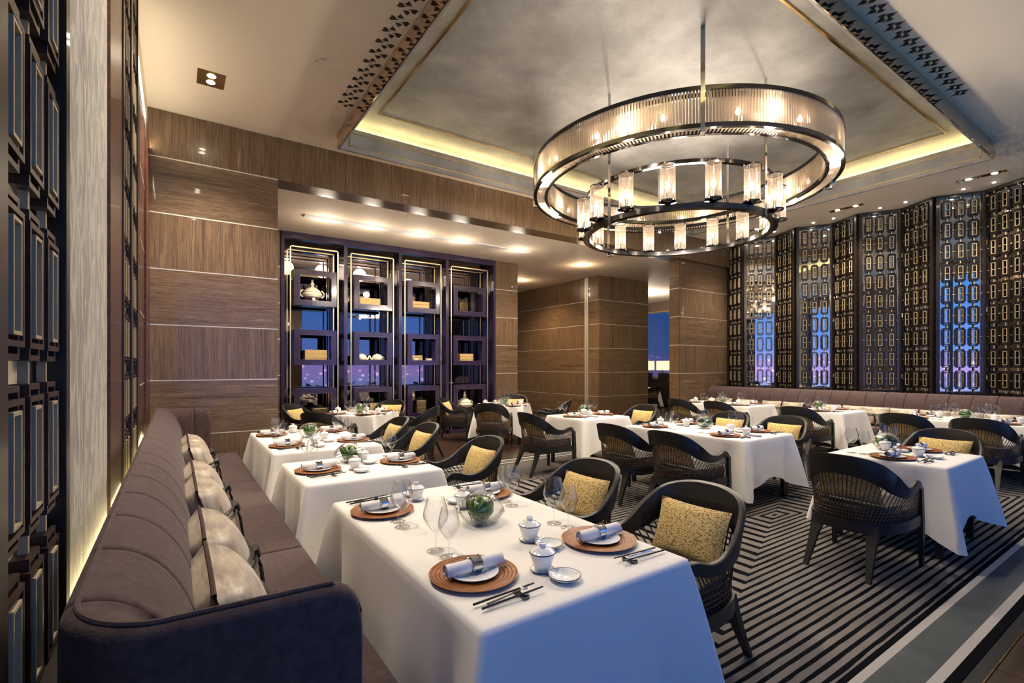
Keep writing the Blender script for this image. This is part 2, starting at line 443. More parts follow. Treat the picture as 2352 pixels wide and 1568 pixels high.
# leaf-shaped air slots cut in the ceiling along two sides of the tray
def leaf_poly(flip):
    up = [(-.5, .18), (-.22, .10), (0, .34), (.28, .42), (.46, .30), (.40, .02), (.50, -.26), (.2, -.30), (-.06, -.16), (-.25, .02)]
    return [(x, y * flip) for x, y in up]
leaf = MB().prism([(x * .084, y * .084) for x, y in leaf_poly(1)], -.003, .0).mesh('air_slot', M['black_paint'], 0)
leaf2 = MB().prism([(x * .070, y * .070) for x, y in leaf_poly(-1)], -.003, .0).mesh('air_slot', M['black_paint'], 0)
for k in range(20):
    y = 5.99 - k * .19
    for (ox, oy, me, r) in ((1.635, 0, leaf, 3.1), (1.684, -.055, leaf2, 3.4), (1.687, .055, leaf2, .3), (1.735, 0, leaf, .1)):
        inst(me, 'air_slot', ce, (ox, y + oy, CEIL), (0, 0, r))
for k in range(20):
    x = 7.45 - k * .196
    for (ox, oy, me, r) in ((0, 1.815, leaf, -1.57), (.06, 1.765, leaf2, -1.8), (-.055, 1.765, leaf2, 1.5), (0, 1.715, leaf, 1.57)):
        inst(me, 'air_slot', ce, (x + ox, oy, CEIL), (0, 0, r))

# ------------------------------------------------------------------ panelled walls
panel_cache = {}
def panel(parent, w, h, loc, rz, level, thick=.02, gap=.006):
    "veneer panel, local X along the wall, facing local -Y"
    k = (round(w, 3), round(h, 3), level)
    if k not in panel_cache:
        panel_cache[k] = MB().box(gap*.3, w-gap*.3, -thick, 0, gap, h-gap).mesh('panel', M['veneer_level' if level else 'veneer_upright'], 0)
    return inst(panel_cache[k], 'panel', parent, loc, (0, 0, rz))
strip_cache = {}
def strip(parent, w, loc, rz):
    k = round(w, 3)
    if k not in strip_cache: strip_cache[k] = MB().box(0, k, -.0215, 0, -.0065, .0065).mesh('metal_strip', M['strip_metal'], 0)
    return inst(strip_cache[k], 'metal_strip', parent, loc, (0, 0, rz))
def panelled(parent, w, loc, rz, top, first_level=False, cols=1):
    "rows of panels from the floor up to top, alternating grain, with metal strips in the joints"
    z = 0; i = 0
    while z < top - .05:
        h = min(PAN, top - z)
        for c in range(cols):
            d = Matrix.Rotation(rz, 3, 'Z') @ Vector((w / cols * c, 0, 0))
            panel(parent, w / cols, h, (loc[0]+d.x, loc[1]+d.y, z), rz, (i % 2 == 1) != first_level)
        if i: strip(parent, w, (loc[0], loc[1], z), rz)
        z += PAN; i += 1
wb = struct(MB().box(-.40, 1.165, BACK, BACK+.34, 0, CEIL).build('wall_back', M['dark_wood'], smooth=0))
panelled(wb, 1.465, (-.30, BACK, 0), 0, LOW)
# header over the alcove
hd = struct(MB().box(1.165, 12.3, BACK, BACK+.34, LOW+.012, CEIL).build('wall_header', M['dark_wood'], smooth=0))
panel(wb, 1.465, CEIL-LOW, (-.30, BACK, LOW), 0, False)
strip(wb, 1.465, (-.30, BACK, LOW), 0)
x = 1.165
for w in (2.2, 2.2, 2.2, 2.2, 2.3):
    panel(hd, w, CEIL-LOW, (x, BACK, LOW), 0, False, gap=.001); x += w
MB().box(1.165, 12.3, BACK-.018, BACK+.34, LOW, LOW+.012).build('soffit_board', M['veneer_upright'], hd, 0)
# pillar at the end of the mirrored screens
pl = struct(MB().box(10.03, 12.3, 7.52, 7.80, 0, LOW).build('wall_pillar', M['dark_wood'], smooth=0))
panelled(pl, 2.25, (10.03, 7.52, 0), 0, LOW)
panelled(pl, .28, (10.03, 7.80, 0), -PI/2, LOW)
# alcove: panels beside the cabinet, passage block
wa = struct(MB().box(6.44, 7.11, ALC+.02, ALC+.75, 0, LOW).build('wall_alcove', M['dark_wood'], smooth=0))
panelled(wa, .67, (6.44, ALC+.02, 0), 0, LOW, True)
wa2 = struct(MB().box(1.0, 1.64, ALC+.02, ALC+.75, 0, LOW).build('wall_alcove_end', M['dark_wood'], smooth=0))
panelled(wa2, .5, (1.14, ALC+.02, 0), 0, LOW)
wp = struct(MB().box(9.89, 11.93, 10.10, 16.0, 0, LOW).build('wall_passage', M['dark_wood'], smooth=0))
panelled(wp, 2.04, (9.89, 10.10, 0), 0, LOW, True)
panelled(wp, .42, (9.89, 10.52, 0), -PI/2, LOW, True)
panelled(wp, 5.3, (9.89, 16.0, 0), -PI/2, LOW, True, cols=3)
for dy in (10.56, 10.64):
    MB().box(9.855, 9.89, dy-.03, dy+.03, 0, LOW).build('metal_post', M['strip_metal'], wp, 0)
struct(MB().box(.95, 1.14, BACK+.34, 16.0, 0, LOW).build('wall_alcove_side', M['veneer_upright'], smooth=0))
struct(MB().box(1.0, 17, 16.0, 16.1, 0, LOW).build('wall_far', M['ceiling_paint'], smooth=0))
# far window wall behind the passage
ww = MB(); ww.box(16.0, 16.15, 7.8, 16.0, 0, 1.05); ww.box(16.0, 16.15, 7.8, 16.0, 3.74, LOW)
ww.box(16.0, 16.15, 7.8, 9.0, 1.05, 3.74); ww.box(16.0, 16.15, 15.2, 16, 1.05, 3.74)
struct(ww.build('wall_right_far', M['taupe_paint'], smooth=0))
wi = struct_root('window_1', (16.0, 9.0, 1.05))
MB().box(.05, .056, 0, 6.2, 0, 2.69).build('pane', M['window_glass'], wi, 0)
for z in (0, 2.64): MB().box(-.02, .1, 0, 6.2, z, z+.05).build('window_frame', M['gold'], wi, 0)
for y in (0, 3.1, 6.15): MB().box(.0, .1, y, y+.05, .05, 2.64).build('window_frame', M['dark_wood'], wi, 0)
for i, (y, z0, z1) in enumerate(((14.4, 3.85, LOW), (14.0, 3.97, LOW))):
    t = MB().box(11.9, 16.0, y, y+.3, z0, z1).build('trim_%d' % (i+1), M['ceiling_paint'], smooth=0); struct(t)
struct(MB().box(12.3, 16.2, 7.7, 7.8, 0, LOW).build('wall_far_side', M['cream_paint'], smooth=0))

# left wall
wl_ = struct(MB().box(-.40, -.33, .2, BACK, 0, CEIL).box(-.40, -.33, WINY, -2.0, 0, CEIL).box(-.40, -.33, -2.0, .2, 0, .25).box(-.40, -.33, -2.0, .2, 4.25, CEIL).build('wall_left', M['cream_paint'], smooth=0))
for y0, y1 in ((1.925, 2.346), (2.350, 3.10)):
    MB().box(-.33, -.275, y0, y1, .2, CEIL).build('fabric_panel', M['fabric_wall'], wl_, 0)
MB().box(-.33, -.262, 3.10, 3.72, 0, CEIL).build('panel', M['rosewood'], wl_, 0)
MB().box(-.33, -.268, 5.16, 5.62, 0, 4.20).build('panel', M['lattice_wood'], wl_, 0)
for i in range(7):
    z0 = i * PAN
    MB().box(-.33, -.272, 5.62, 6.5, z0+.006, min(z0+PAN, 4.16)-.006).build('panel', M['rosewood'], wl_, 0)
    MB().box(-.33, -.270, 5.62, 6.5, z0-.006, z0+.006).build('metal_strip', M['strip_metal'], wl_, 0)
MB().box(-.33, -.255, 6.5, BACK, 0, 4.20).build('panel', M['rosewood'], wl_, 0)
MB().box(-.33, -.280, 5.16, BACK, 4.20, CEIL).build('cove_riser', M['cream_paint'], wl_, 0)
MB().box(-.274, -.262, 5.20, BACK-.02, 4.201, 4.209).build('cove_light', M['wall_cove_led'], wl_, 0)
MB().box(-.33, -.265, .2, .48, 0, CEIL).build('panel', M['rosewood'], wl_, 0)

# right wall behind the mirrored screens
struct(MB().box(12.10, 12.3, WINY, 7.52, 0, CEIL).build('wall_right', M['dark_wood'], smooth=0))

# window walls behind the camera: tall windows onto the dusk city, a wooden pier between them
wf = MB()
wf.box(-.36, 12.3, WINY-.2, WINY, 0, .25); wf.box(-.36, 12.3, WINY-.2, WINY, 4.25, CEIL)
for x0, x1 in ((-.36, .0), (3.0, 4.7), (11.0, 12.3)): wf.box(x0, x1, WINY-.2, WINY, .25, 4.25)
struct(wf.build('wall_front', M['veneer_upright'], smooth=0))
for k, (x0, x1, nx) in enumerate(((.0, 3.0, 2), (4.7, 11.0, 4))):
    w = struct_root('window_%d' % (k+2), (x0, WINY, .25))
    W = x1 - x0
    for i in range(nx + 1): MB().box(W*i/nx-.025, W*i/nx+.025, -.15, -.05, 0, 4.0).build('window_frame', M['dark_wood'], w, 0)
    for z in (0, 3.95): MB().box(0, W, -.15, -.05, z, z+.05).build('window_frame', M['dark_wood'], w, 0)
w = struct_root('window_4', (-.365, -2.0, .25))  # unseen window added so the farthest mirrored screens reflect blue
for y in (0, 2.2): MB().box(-.03, .03, y-.025, y+.025, 0, 4.0).build('window_frame', M['dark_wood'], w, 0)
for z in (0, 3.95): MB().box(-.03, .03, 0, 2.2, z, z+.05).build('window_frame', M['dark_wood'], w, 0)

# ------------------------------------------------------------------ ceiling tray
FZ = 4.90
tr = thing('ceiling_tray', 'bronze-edged silver leaf ceiling tray with glowing cove over the dining room', 'ceiling tray', (TX0, TY0, 4.48))
def at(o): return (o.location.x, o.location.y, o.location.z)
def rel(mb, root):
    return mb.xform(Matrix.Translation(-Vector(root.location)))
ZB = 4.48
def side_boxes(o0, o1, z0, z1):
    "four boxes between outline inset o0 (outer) and o1 (inner)"
    a = (TX0+o0, TX1-o0, TY0+o0, TY1-o0); b = (TX0+o1, TX1-o1, TY0+o1, TY1-o1)
    return [(a[0], b[0], a[2], a[3], z0, z1), (b[1], a[1], a[2], a[3], z0, z1), (b[0], b[1], a[2], b[2], z0, z1), (b[0], b[1], b[3], a[3], z0, z1)]
for q in side_boxes(0, .012, ZB, CEIL-.001): rel(MB().box(*q), tr).build('fascia', M['bronze_mirror'], tr, 0)
for q in side_boxes(.012, .035, ZB+.002, 4.79): rel(MB().box(*q), tr).build('inner_panel', M['silver_leaf'], tr, 0)
for q in side_boxes(-.085, .012, CEIL+.001, 4.782): rel(MB().box(*q), tr).build('cove_ledge', M['cream_paint'], tr, 0)
for q in side_boxes(-.10, -.085, CEIL+.001, FZ): rel(MB().box(*q), tr).build('cove_riser', M['cream_paint'], tr, 0)
for q in side_boxes(-.055, -.02, 4.783, 4.795): rel(MB().box(*q), tr).build('cove_light', M['cove_led'], tr, 0)
rel(MB().box(TX0-.1, TX1+.1, TY0-.1, TY1+.1, FZ, FZ+.02), tr).build('silver_field', M['silver_leaf'], tr, 0)
for q in side_boxes(.42, .445, FZ-.012, FZ): rel(MB().box(*q), tr).build('gold_bead', M['gold'], tr, 0)
# gilt beading framed on the inner panels
for s in ('far', 'right'):
    for z in (ZB+.06, 4.72):
        if s == 'far': q = (TX0+.15, TX1-.15, TY1-.041, TY1-.035, z, z+.014)
        else: q = (TX1-.041, TX1-.035, TY0+.15, TY1-.15, z, z+.014)
        rel(MB().box(*q), tr).build('gold_bead', M['gold'], tr, 0)
    for e_ in (0, 1):
        if s == 'far': x_ = TX0+.15 if not e_ else TX1-.164; q = (x_, x_+.014, TY1-.041, TY1-.035, ZB+.06, 4.734)
        else: y_ = TY0+.15 if not e_ else TY1-.164; q = (TX1-.041, TX1-.035, y_, y_+.014, ZB+.06, 4.734)
        rel(MB().box(*q), tr).build('gold_bead', M['gold'], tr, 0)

# ------------------------------------------------------------------ recessed lights
def spot(name, loc, power, angle=1.9, col=WARM[:3], blend=.7, r=.06, parent=None):
    d = bpy.data.lights.new(name, 'SPOT'); d.energy = power; d.spot_size = angle; d.spot_blend = blend; d.color = col; d.shadow_soft_size = r
    o = bpy.data.objects.new(name, d); C.objects.link(o); o.location = loc
    if parent: o.parent = parent
    return o
def downlight(label, cx, cy, z, w, h, lamps, power, group='recessed gold twin downlights'):
    t = thing('downlight', label, 'downlight', (cx, cy, z), 0, group)
    MB().frame(w/2, h/2, .012, -.004, .002).xform(Matrix.Rotation(-PI/2, 4, 'X')).build('trim_frame', M['gold'], t, 0)
    MB().box(-w/2+.012, w/2-.012, -h/2+.012, h/2-.012, -.001, .001).build('recess_plate', M['gold'], t, 0)
    for (lx, ly) in lamps:
        b = MB().lathe([(.001, -.012), (.03, -.010), (.042, -.002), (.044, 0)], 16, (lx, ly, 0)).build('lamp', M['lamp_glow'], t)
        spot('downlight_beam', (lx, ly, -.03), power, parent=t)
downlight('square twin downlight with two glowing lamps above the far end of the left banquette', .323, 6.32, CEIL, .26, .34, ((0, .07), (0, -.07)), 130)
for y, nm in ((4.33, 'middle of the three'), (2.34, 'nearest of the three')): downlight('square twin downlight in the ceiling above the left banquette, ' + nm, .323, y, CEIL, .26, .34, ((0, .07), (0, -.07)), 60)
for y, nm in ((2.35, 'nearest the camera'), (4.34, 'in the middle'), (6.33, 'farthest away')):
    downlight('long gold twin downlight beside the mirrored screens, ' + nm, 11.03, y, CEIL, .15, .62, ((0, .16), (0, -.16)), 95)
SO = ['second from the pillar', 'third from the pillar', 'fourth from the pillar', 'middle one', 'fifth from the camera end', 'fourth from the camera end', 'third from the camera end', 'nearest the pillar', 'nearest the camera end']
for i, (x, y) in enumerate(((11.56, 6.05), (11.56, 5.19), (11.56, 4.79), (11.56, 3.95), (11.56, 3.54), (11.56, 2.70), (11.56, 2.30), (11.56, 6.85), (11.56, 1.5))):
    t = thing('star_downlight', 'tiny star-like downlight at the top of the mirrored screens, ' + SO[i], 'downlight', (x, y, CEIL), 0, 'tiny downlights over the screens')
    MB().lathe([(.001, -.010), (.022, -.010), (.028, 0)], 12).build('lamp', M['white_lamp_glow'], t)
    MB().lathe([(.028, -.004), (.040, -.004), (.042, 0)], 16).build('trim_ring', M['chrome'], t)
    spot('star_beam', (0, 0, -.025), 9, 1.6, (1, .9, .75), parent=t)
# white slot with five lamps in the alcove ceiling
sl = thing('light_slot', 'white slot with five round lamps in the alcove ceiling before the cabinet', 'light slot', (4.18, 8.9, LOW))
MB().box(-2.38, 2.38, -.075, .075, -.03, -.001).build('slot_tray', M['porcelain'], sl, 0)
for x in (2.16, 2.97, 3.89, 4.80, 6.22):
    MB().lathe([(.001, -.042), (.05, -.040), (.062, -.03)], 16, (x-4.18, 0, 0)).build('lamp', M['lamp_glow'], sl)
    spot('slot_beam', (x-4.18, 0, -.06), 90, 2.4, parent=sl)
    pd = bpy.data.lights.new('slot_fill', 'POINT'); pd.energy = 5; pd.color = WARM[:3]; pd.shadow_soft_size = .16  # fill light added below each slot lamp to brighten the alcove ceiling
    po = bpy.data.objects.new('slot_fill', pd); C.objects.link(po); po.location = (x-4.18, 0, -.24); po.parent = sl

for x, y, nm in ((8.5, 9.3, 'nearer'), (8.5, 12.0, 'farther')):  # passage downlights added to brighten the dark side wall
    t = thing('downlight', 'round recessed downlight added in the passage to brighten its wall, ' + nm, 'downlight', (x, y, LOW), 0, 'added passage downlights')
    MB().lathe([(.001, -.02), (.05, -.018), (.062, -.001)], 16).build('lamp', M['lamp_glow'], t)
    MB().lathe([(.062, -.004), (.08, -.004), (.082, -.001)], 20).build('trim_ring', M['gold'], t)
    spot('passage_fill_beam', (0, 0, -.04), 190, 2.5, (1, .72, .44), parent=t)
    pd = bpy.data.lights.new('passage_fill', 'POINT'); pd.energy = 6; pd.color = (1, .70, .44); pd.shadow_soft_size = .06
    po = bpy.data.objects.new('passage_fill', pd); C.objects.link(po); po.location = (0, 0, -.2); po.parent = t
# ------------------------------------------------------------------ lattice screens
unit_dark = MB()
unit_dark.frame(.0695, .142, .013, -.045, 0); unit_dark.frame(.052, .169, .013, -.040, -.005)
unit_dark = unit_dark.mesh('lattice_unit', M['lattice_wood'], 0)
unit_rose = unit_dark.copy(); unit_rose.materials.clear(); unit_rose.materials.append(M['dark_rosewood'])
unit_pale = MB().frame(.034, .118, .008, -.048, -.036).mesh('inset_frame', M['pale_lacquer'], 0)
link_m = MB().box(-.008, .008, -.03, -.012, -.027, .027).mesh('link', M['pale_lacquer'], 0)
post_m = MB().box(-.0275, .0275, -.055, 0, 0, CEIL-.004).mesh('post', M['lattice_wood'], 0)
mirror_m = MB().box(0, .70, .012, .018, 0, CEIL-.004).mesh('mirror_panel', M['smoked_mirror'], 0)
rail_m = MB().box(.0275, .6725, -.05, 0, 0, .055).mesh('top_rail', M['lattice_wood'], 0)
rod_m = MB().box(.03, .67, -.028, -.021, -.0045, .0045).mesh('rod', M['pale_lacquer'], 0)
hinge_m = MB().box(-.012, .012, -.075, -.055, -.03, .03).tube([(0, -.068, -.045), (0, -.068, .045)], .009, 8).mesh('hinge', M['gold'])
def screen(label, p0, rz, group, mirror=True, unit=unit_dark, zmin=.8, hinges=False, z=4.425):
    "lattice screen panel .70 wide; local X along it, facing local -Y"
    t = thing('lattice_screen', label, 'screen', (p0[0], p0[1], 0), rz, group)
    if mirror: inst(mirror_m, 'mirror_panel', t)
    for x in (.0275, .6725): inst(post_m, 'post', t, (x, 0, 0))
    inst(rail_m, 'top_rail', t, (0, 0, CEIL-.06)); inst(rail_m, 'bottom_rail', t, (0, 0, .02))
    while z > zmin:
        inst(rod_m, 'rod', t, (0, 0, z))
        for c in (-1, 0, 1):
            u = inst(unit, 'lattice_unit', t, (.35 + c*.187, 0, z)); inst(unit_pale, 'inset_frame', u)
            inst(link_m, 'link', t, (.35 + c*.187, 0, z + .1955))
        z -= .391
    if hinges:
        for z in (1.35, 2.55, 3.75): inst(hinge_m, 'hinge', t, (.70, 0, z))
    return t
zz = [(12.0, 7.46)]
for k in range(1, 11): zz.append((11.66 if k % 2 else 12.0, 7.46 - .62*k))
order = ['farthest', 'second farthest', 'third farthest', 'fourth farthest', 'fifth farthest', 'fifth nearest', 'fourth nearest', 'third nearest', 'second nearest', 'nearest']
for k in range(10):
    a, b = zz[k], zz[k+1]
    d = Vector((b[0]-a[0], b[1]-a[1])); L = d.length
    rz = math.atan2(d.y, d.x)
    t = screen('mirror-backed dark lattice folding screen panel, %s of the right-hand zigzag row' % order[k], a, rz, 'zigzag mirrored lattice screens', hinges=(k % 2 == 1))
    t.scale = (L / .70, 1, 1)
for k, y in enumerate((1.92, 1.20)):
    screen(('lattice screen panel with pale inset frames nearest the camera on the left wall', 'lattice screen panel at the very left edge beside the nearest banquette end')[k], (-.310, y-.70), PI/2, 'lattice screens on the left wall', mirror=False, unit=unit_rose, z=4.468)
for k, y in enumerate((3.74, 4.45)):
    screen('narrow-looking lattice screen panel on the left wall beyond the fabric panel, %s' % ('nearer one' if k == 0 else 'farther one'), (-.310, y), PI/2, 'lattice screens on the left wall', mirror=False, unit=unit_rose, z=4.468)

# ------------------------------------------------------------------ banquettes
def sweep_banquette(root, path, weights, seams, name, M_, p_back, p_arm):
    """path: outer edge points with inward normals; profile lerped between arm and back by weight"""
    n = len(path); P = [Vector((p[0], p[1], 0)) for p in path]
    s = [0.0]
    for i in range(1, n): s.append(s[-1] + (P[i]-P[i-1]).length)
    nrm = []
    for i in range(n):
        t = (P[min(i+1, n-1)] - P[max(i-1, 0)]).normalized()
        nrm.append(Vector((-t.y, t.x, 0)))
    def sample(u):
        i = 0
        while i < n-2 and s[i+1] < u: i += 1
        f = (u - s[i]) / max(1e-6, s[i+1]-s[i]); f = min(1, max(0, f))
        w = weights[i]*(1-f) + weights[i+1]*f
        nn = (nrm[i]*(1-f) + nrm[i+1]*f).normalized()
        return P[i].lerp(P[i+1], f), nn, w
    cuts = [0.0] + [q for q in seams if 0 < q < s[-1]] + [s[-1]]
    m = len(p_back)
    for a, b in zip(cuts[:-1], cuts[1:]):
        us = [a + .0005, a + .006, a + .014] + ([a + .03, a + .05] if b-a > .15 else [])
        k = max(2, int((b-a) / .045))
        us += [a + .05 + (b-a-.10)*i/k for i in range(1, k)] + ([b-.05, b-.03] if b-a > .15 else []) + [b - .014, b - .006, b - .0005]
        mb = MB(); vs = []
        for j, u in enumerate(us):
            p, nn, w = sample(u)
            shrink = .012 if j in (0, len(us)-1) else (.004 if j in (1, len(us)-2) else 0)
            for (db, zb), (da, za) in zip(p_back, p_arm):
                d_ = db*w + da*(1-w); z_ = zb*w + za*(1-w)
                d_ = d_ - shrink if d_ > .02 else d_ + shrink*.4
                if z_ > .6: z_ -= shrink
                du = min(u, s[-1]-u)
                if du < .08 and z_ > .7 and w < .5:
                    dr = .08 - math.sqrt(max(0, .08**2 - (.08-du)**2)); z_ -= dr*(z_-.7)/.35
                vs.append((p.x + nn.x*d_ - root.location.x, p.y + nn.y*d_ - root.location.y, z_ - root.location.z))
        fs = []
        for j in range(len(us)-1):
            for q in range(m):
                r = (q+1) % m
                fs.append((j*m+q, j*m+r, (j+1)*m+r, (j+1)*m+q))
        fs.append(tuple(range(m)[::-1])); fs.append(tuple((len(us)-1)*m+q for q in range(m)))
        mb.add(vs, fs).build(name, M_, root, 60)
    return s[-1]
# profile: (distance inward, height), anticlockwise seen along the path
BP = [(0, .10), (0, .88), (0, .94), (0, .99), (.004, 1.03), (.018, 1.05), (.05, 1.052), (.11, 1.03), (.18, .965), (.235, .86), (.27, .72), (.29, .55), (.30, .40), (.30, .10)]
AP = [(0, .50), (0, .86), (0, .91), (0, .95), (.004, .99), (.014, 1.015), (.035, 1.025), (.06, 1.015), (.085, .98), (.10, .92), (.10, .80), (.10, .66), (.10, .56), (.10, .50)]
BP, AP = [[(max(0, d_), z_) for d_, z_ in catmull(q_, 3)] for q_ in (BP, AP)]
bq = thing('banquette', 'long mauve upholstered banquette with rounded arm ends along the left wall', 'banquette', (-.20, 1.2, 0))
path = []; wts = []
def arc(cx, cy, r, a0, a1, n): return [(cx + r*math.cos(a0+(a1-a0)*i/n), cy + r*math.sin(a0+(a1-a0)*i/n)) for i in range(n+1)]
# run from the far arm tip round to the near arm tip: inward normal is on the left of travel
far_y, near_y, R_ = 7.36, 1.20, .17
path += [(.37, far_y), (.20, far_y), (.05, far_y)]; wts += [0, 0, .1]
q = arc(-.20+R_, far_y-R_, R_, PI/2, PI, 10); path += q; wts += [.2 + .8*i/10 for i in range(11)]
ny = 24
for i in range(1, ny): path.append((-.20, far_y-R_ - (far_y-near_y-2*R_)*i/ny)); wts.append(1)
q = arc(-.20+R_, near_y+R_, R_, PI, 1.5*PI, 10); path += q; wts += [1 - .8*i/10 for i in range(11)]
path += [(.06, near_y), (.22, near_y), (.38, near_y)]; wts += [.15, .05, 0]
straight0 = .40 + .27
seams = [.18] + [straight0 + .05 + .36*i for i in range(0, 17)]
sweep_banquette(bq, path, wts, seams, 'back_panel', M['mauve_fabric'], BP, AP)
pp = []
for i, (x_, y_) in enumerate(path):
    p, q = path[max(i-1, 0)], path[min(i+1, len(path)-1)]
    tx, ty = q[0]-p[0], q[1]-p[1]; L_ = math.hypot(tx, ty); w_ = wts[i]
    pp.append((x_ - ty/L_*.03, y_ + tx/L_*.03, 1.054*w_ + 1.026*(1-w_)))
pp[0] = (pp[0][0], pp[0][1], .93); pp[-1] = (pp[-1][0], pp[-1][1], .93)
pp.insert(1, (.30, pp[1][1], 1.026)); pp.insert(-1, (.31, pp[-2][1], 1.026))
rel(MB().tube(pp, .006, 6), bq).build('piping', M['mauve_fabric'], bq)
def br(mb, root): return rel(mb, root)
for y0, y1 in ((1.22, 3.26), (3.26, 5.41), (5.41, 7.34)):
    br(rbox(.04, .657, y0+.003, y1-.003, .30, .435, .02), bq).build('seat_cushion', M['mauve_fabric'], bq)
br(MB().box(.0, .60, 1.28, 7.34, 0, .30), bq).build('plinth', M['dark_wood'], bq, 0)
for y_ in (far_y - .05, near_y + .05):
    for i in range(5):
        x_ = .03 + .075*i
        m_ = MB().tube([(x_ + .03*math.cos(2*PI*k/16), y_, .467 + .03*math.sin(2*PI*k/16)) for k in range(16)], .006, 6, True)
        br(m_, bq).build('ring', M['strip_metal'], bq)
    br(MB().box(-.02, .375, y_-.03, y_+.03, .497, .505), bq).build('arm_rail', M['strip_metal'], bq, 0)
br(MB().box(-.262, -.238, 1.95, 7.3, .80, .815), bq).build('glow_strip', M['bench_led'], bq, 0)
br(MB().box(-.27, -.205, 1.3, 7.3, .10, .80), bq).build('back_board', M['dark_wood'], bq, 0)

bqr = thing('banquette', 'long mauve channelled banquette below the mirrored lattice screens', 'banquette', (11.20, .6, 0))
pr = [(11.22, .6 + (7.44-.6)*i/40) for i in range(41)]
sweep_banquette(bqr, pr, [1]*41, [7.44-.6 - (7.44-5.544) - .308*i + .308*6 for i in range(0, 24)][::-1], 'back_panel', M['mauve_fabric'], BP, AP)
for i in range(5):
    y0 = .62 + 1.364*i
    br(rbox(10.36, 10.98, y0+.003, y0+1.361, .30, .435, .02), bqr).build('seat_cushion', M['mauve_fabric'], bqr)
br(MB().box(10.42, 11.1, .62, 7.42, 0, .30), bqr).build('plinth', M['dark_wood'], bqr, 0)
br(MB().box(10.40, 10.42, .62, 7.42, .06, .10), bqr).build('plinth_strip', M['strip_metal'], bqr, 0)

# ------------------------------------------------------------------ satin cushions with cord
def pillow_mb(w, h, t, n=14, pw=.42):
    "pillow in the XZ plane, thickness along Y"
    mb = MB(); vs = []; fs = []
    for sgn in (-1, 1):
        for i in range(n+1):
            for j in range(n+1):
                u = -1 + 2*i/n; v = -1 + 2*j/n
                e_ = max(0, (1-u*u))**pw * max(0, (1-v*v))**pw
                pinch = 1 - .06*(1 - abs(u)**2)*abs(v)**6 - .06*(1-abs(v)**2)*abs(u)**6
                vs.append((u*w/2*pinch, sgn*t/2*e_, v*h/2*pinch))
    N = (n+1)**2
    for s_ in (0, 1):
        for i in range(n):
            for j in range(n):
                a = s_*N + i*(n+1)+j; b = a+1; c = a+n+2; d = a+n+1
                fs.append((a, d, c, b) if s_ == 0 else (a, b, c, d))
    return mb.add(vs, fs)
def edge_path(w, h, n=10):
    pts = []
    for (ax, az, bx, bz) in ((-1,-1,1,-1),(1,-1,1,1),(1,1,-1,1),(-1,1,-1,-1)):
        for k in range(n):
            u = ax + (bx-ax)*k/n; v = az + (bz-az)*k/n
            pinch = 1 - .06*(1 - abs(u)**2)*abs(v)**6 - .06*(1-abs(v)**2)*abs(u)**6
            pts.append((u*w/2*pinch, 0, v*h/2*pinch))
    return pts
sat_m = pillow_mb(.54, .44, .27, 16, .33).mesh('pillow_body', M['satin'], 80)
pip_m = MB().tube(edge_path(.54, .44), .008, 6, True).mesh('piping', M['brown_piping'])
cord = MB()
pts = []
for k in range(25):
    a = PI*k/24
    pts.append((-.27*math.cos(a)*1.0, -.142*math.sin(a)**.55, .02 + .01*math.sin(3*a)))
cord.tube(pts, .009, 6); cord.tube([(x, y*1.02-.004, z-.035) for x, y, z in pts], .008, 6)
cord_m = cord.mesh('cord', M['black_cord'])
sleeve_m = MB().tube([(.0, -.152, .012), (.03, -.154, -.04)], .022, 8).mesh('cord_sleeve', M['black_cord'])
ts = MB()
for k in range(6):
    ox = (k-2.5)*.006
    ts.tube([(.03+ox*.5, -.154, -.04), (.045+ox, -.156-.004*(k % 2), -.10), (.055+ox*1.6, -.142, -.20-.010*(k % 3))], .0065, 5)
tassel_m = ts.mesh('tassel', M['black_cord'])
def satin_pillow(label, loc, rz, tilt, group, cordy=True):
    t = thing('satin_cushion', label, 'cushion', loc, rz, group)
    t.rotation_euler = (tilt, 0, rz)
    inst(sat_m, 'pillow_body', t); inst(pip_m, 'piping', t)
    if cordy: inst(cord_m, 'cord', t); inst(sleeve_m, 'cord_sleeve', t); inst(tassel_m, 'tassel', t)
    return t
lab = ['nearest', 'second nearest', 'third nearest', 'third farthest', 'second farthest', 'farthest']
for k, y in enumerate((1.98, 2.56, 3.45, 4.02, 5.15, 5.72)):
    satin_pillow('cream satin cushion with black cord tassel on the left banquette, %s' % lab[k], (.155, y, .655), PI/2, math.radians(-16), 'satin cushions on the left banquette')
RORD = ['last in the far corner', 'second from the far corner', 'third from the far corner', 'fourth from the far corner', 'fifth from the far corner', 'sixth from the far corner',
        'seventh from the far corner', 'fifth from the camera end', 'fourth from the camera end', 'third from the camera end', 'second from the camera end', 'nearest the camera']
for k, y in enumerate((6.9, 6.35, 5.75, 5.30, 4.60, 4.14, 3.78, 3.36, 2.92, 2.50, 2.08, 1.64)):
    satin_pillow('cream cushion with brown piping on the right banquette, %s' % RORD[k], (10.85, y, .615), -PI/2, math.radians(-16), 'cream cushions on the right banquette', cordy=(k % 2 == 0)).scale = (.80, .80, .80)

